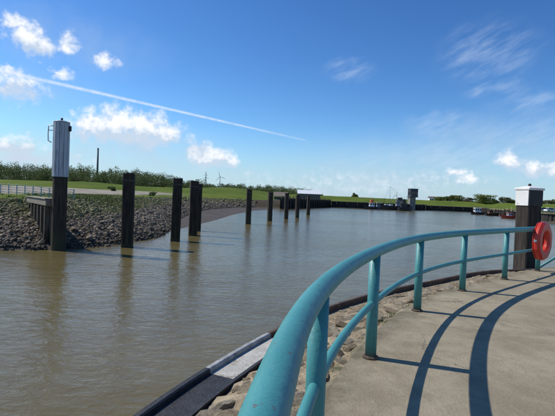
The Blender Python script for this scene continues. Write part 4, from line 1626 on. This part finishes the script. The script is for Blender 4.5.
# far wood behind the left dike: one mass
r = np.random.default_rng(55)
prof_u = [-60, 0, 15, 30, 55, 80, 110, 140, 165, 190, 215, 240, 265, 290, 312, 322]
prof_v = [158, 160, 161, 164, 165.5, 166, 168, 170, 174, 179, 182.5, 183.5, 184.5, 186, 189.5, 193.5]
vs_, fs_ = [], []
tv, tfm = [], MB()
for row, Yr in enumerate((330, 352, 300)):
    u = -58.0
    while u < 320:
        Yt_ = Yr + r.uniform(-12, 12) + (60 if u > 200 else 0)
        vt = float(np.interp(u, prof_u, prof_v)) + r.normal() * 1.3 + (row == 2) * 3.5
        p_ = at_y(u, vt, Yt_)
        g = gz(p_.x, Yt_)
        h_ = max(2.5, p_.z - g)
        w_ = r.uniform(9, 15) * min(1, h_ / 9 + .3)
        a, f_ = crown_cards(r, p_.x, Yt_, g - .2, w_, h_, 14, 1300, .38)
        o = len(vs_)
        vs_ += a
        fs_ += [tuple(i + o for i in ff) for ff in f_]
        tfm.tube([(p_.x, Yt_, g - .3), (p_.x, Yt_, g + h_ * .6)], [.25, .1], 5)
        u += r.uniform(5, 8.5)
wood = MB().add(vs_, fs_).build('woodland', lm_dark)
tag(wood, 'long dark green wood behind the grass dike on the left', 'woodland', None, 'stuff')
wt = tfm.build('trunks', bark, wood)
wt['kind'] = 'stuff'

# ------------------------------------------------------------------ chimney, pylon and wind turbine on the skyline
Yc = 900
p0 = at_y(97.3, 170, Yc)
pt = at_y(98.3, 148, Yc)
ch = empty('chimney', (p0.x, Yc, gz(p0.x, Yc)))
tag(ch, 'tall thin dark chimney rising above the left wood', 'chimney')
hc = pt.z - ch.location.z
dk = mat('chimney_dark', (.10, .11, .13), (.14, .15, .17), .2, .8)
MB().tube([(0, 0, -1), (0, 0, hc * .5), (0, 0, hc)], [2.6, 2.0, 1.55], 14).build('stack', dk, ch)
MB().tube([(0, 0, hc - 2.6), (0, 0, hc - 1.4)], 1.95, 14).build('rim_band', dk, ch)


def pylon(u, vt, Y, label):
    p_ = at_y(u, vt, Y)
    g = gz(p_.x, Y)
    e_ = empty('lattice_pylon', (p_.x, Y, g))
    tag(e_, label, 'pylon')
    h_ = p_.z - g
    m_ = MB()
    for sx in (-1, 1):
        for sy in (-1, 1):
            m_.tube([(sx * 2.6, sy * 2.6, -.5), (sx * .7, sy * .7, h_ * .7), (sx * .2, sy * .2, h_)], .22, 4)
    m_.build('tower_legs', dk, e_)
    m_ = MB()
    K_ = 7
    for k_ in range(K_):
        za, zb_ = h_ * .95 * k_ / K_, h_ * .95 * (k_ + 1) / K_
        wa, wb_ = np.interp([za, zb_], [0, h_ * .7, h_], [2.6, .7, .2])
        for sy in (-1, 1):
            m_.tube([(-wa, sy * wa, za), (wb_, sy * wb_, zb_)], .11, 4)
            m_.tube([(wa, sy * wa, za), (-wb_, sy * wb_, zb_)], .11, 4)
    m_.build('bracing', dk, e_)
    for zz_, ww in ((.72, 5.5), (.84, 4.2)):
        MB().tube([(-ww, 0, h_ * zz_), (0, 0, h_ * zz_ + .8), (ww, 0, h_ * zz_)], .2, 4).build('cross_arm', dk, e_)


pylon(206, 171.5, 800, 'lattice pylon on the skyline above the twin piles')
p_ = at_y(220, 177, 800)
g = gz(p_.x, 800)
wtb = empty('wind_turbine', (p_.x, 800, g))
tag(wtb, 'small wind turbine on the skyline right of the lattice pylon', 'wind turbine')
wtm = mat('turbine_grey', (.40, .42, .45), (.48, .50, .52), 1, .5)
hh = p_.z - g
MB().tube([(0, 0, -.5), (0, 0, hh)], [1.1, .6], 10).build('tower', wtm, wtb)
MB().bevbox((0, .5, hh + .4), (1.4, 3.6, 1.4), 0, .2).build('nacelle', wtm, wtb)
for k in range(3):
    a = R(90 + 120 * k + 14)
    MB().tube([(0, -1.7, hh + .4), (5 * cos(a), -1.7, hh + .4 + 5 * sin(a)), (11 * cos(a), -1.6, hh + .4 + 11 * sin(a))], [.35, .5, .12], 6).build('blade', wtm, wtb)
MB().tube([(0, -2.0, hh + .4), (0, -1.2, hh + .4)], [.3, .6], 8).build('hub', wtm, wtb)
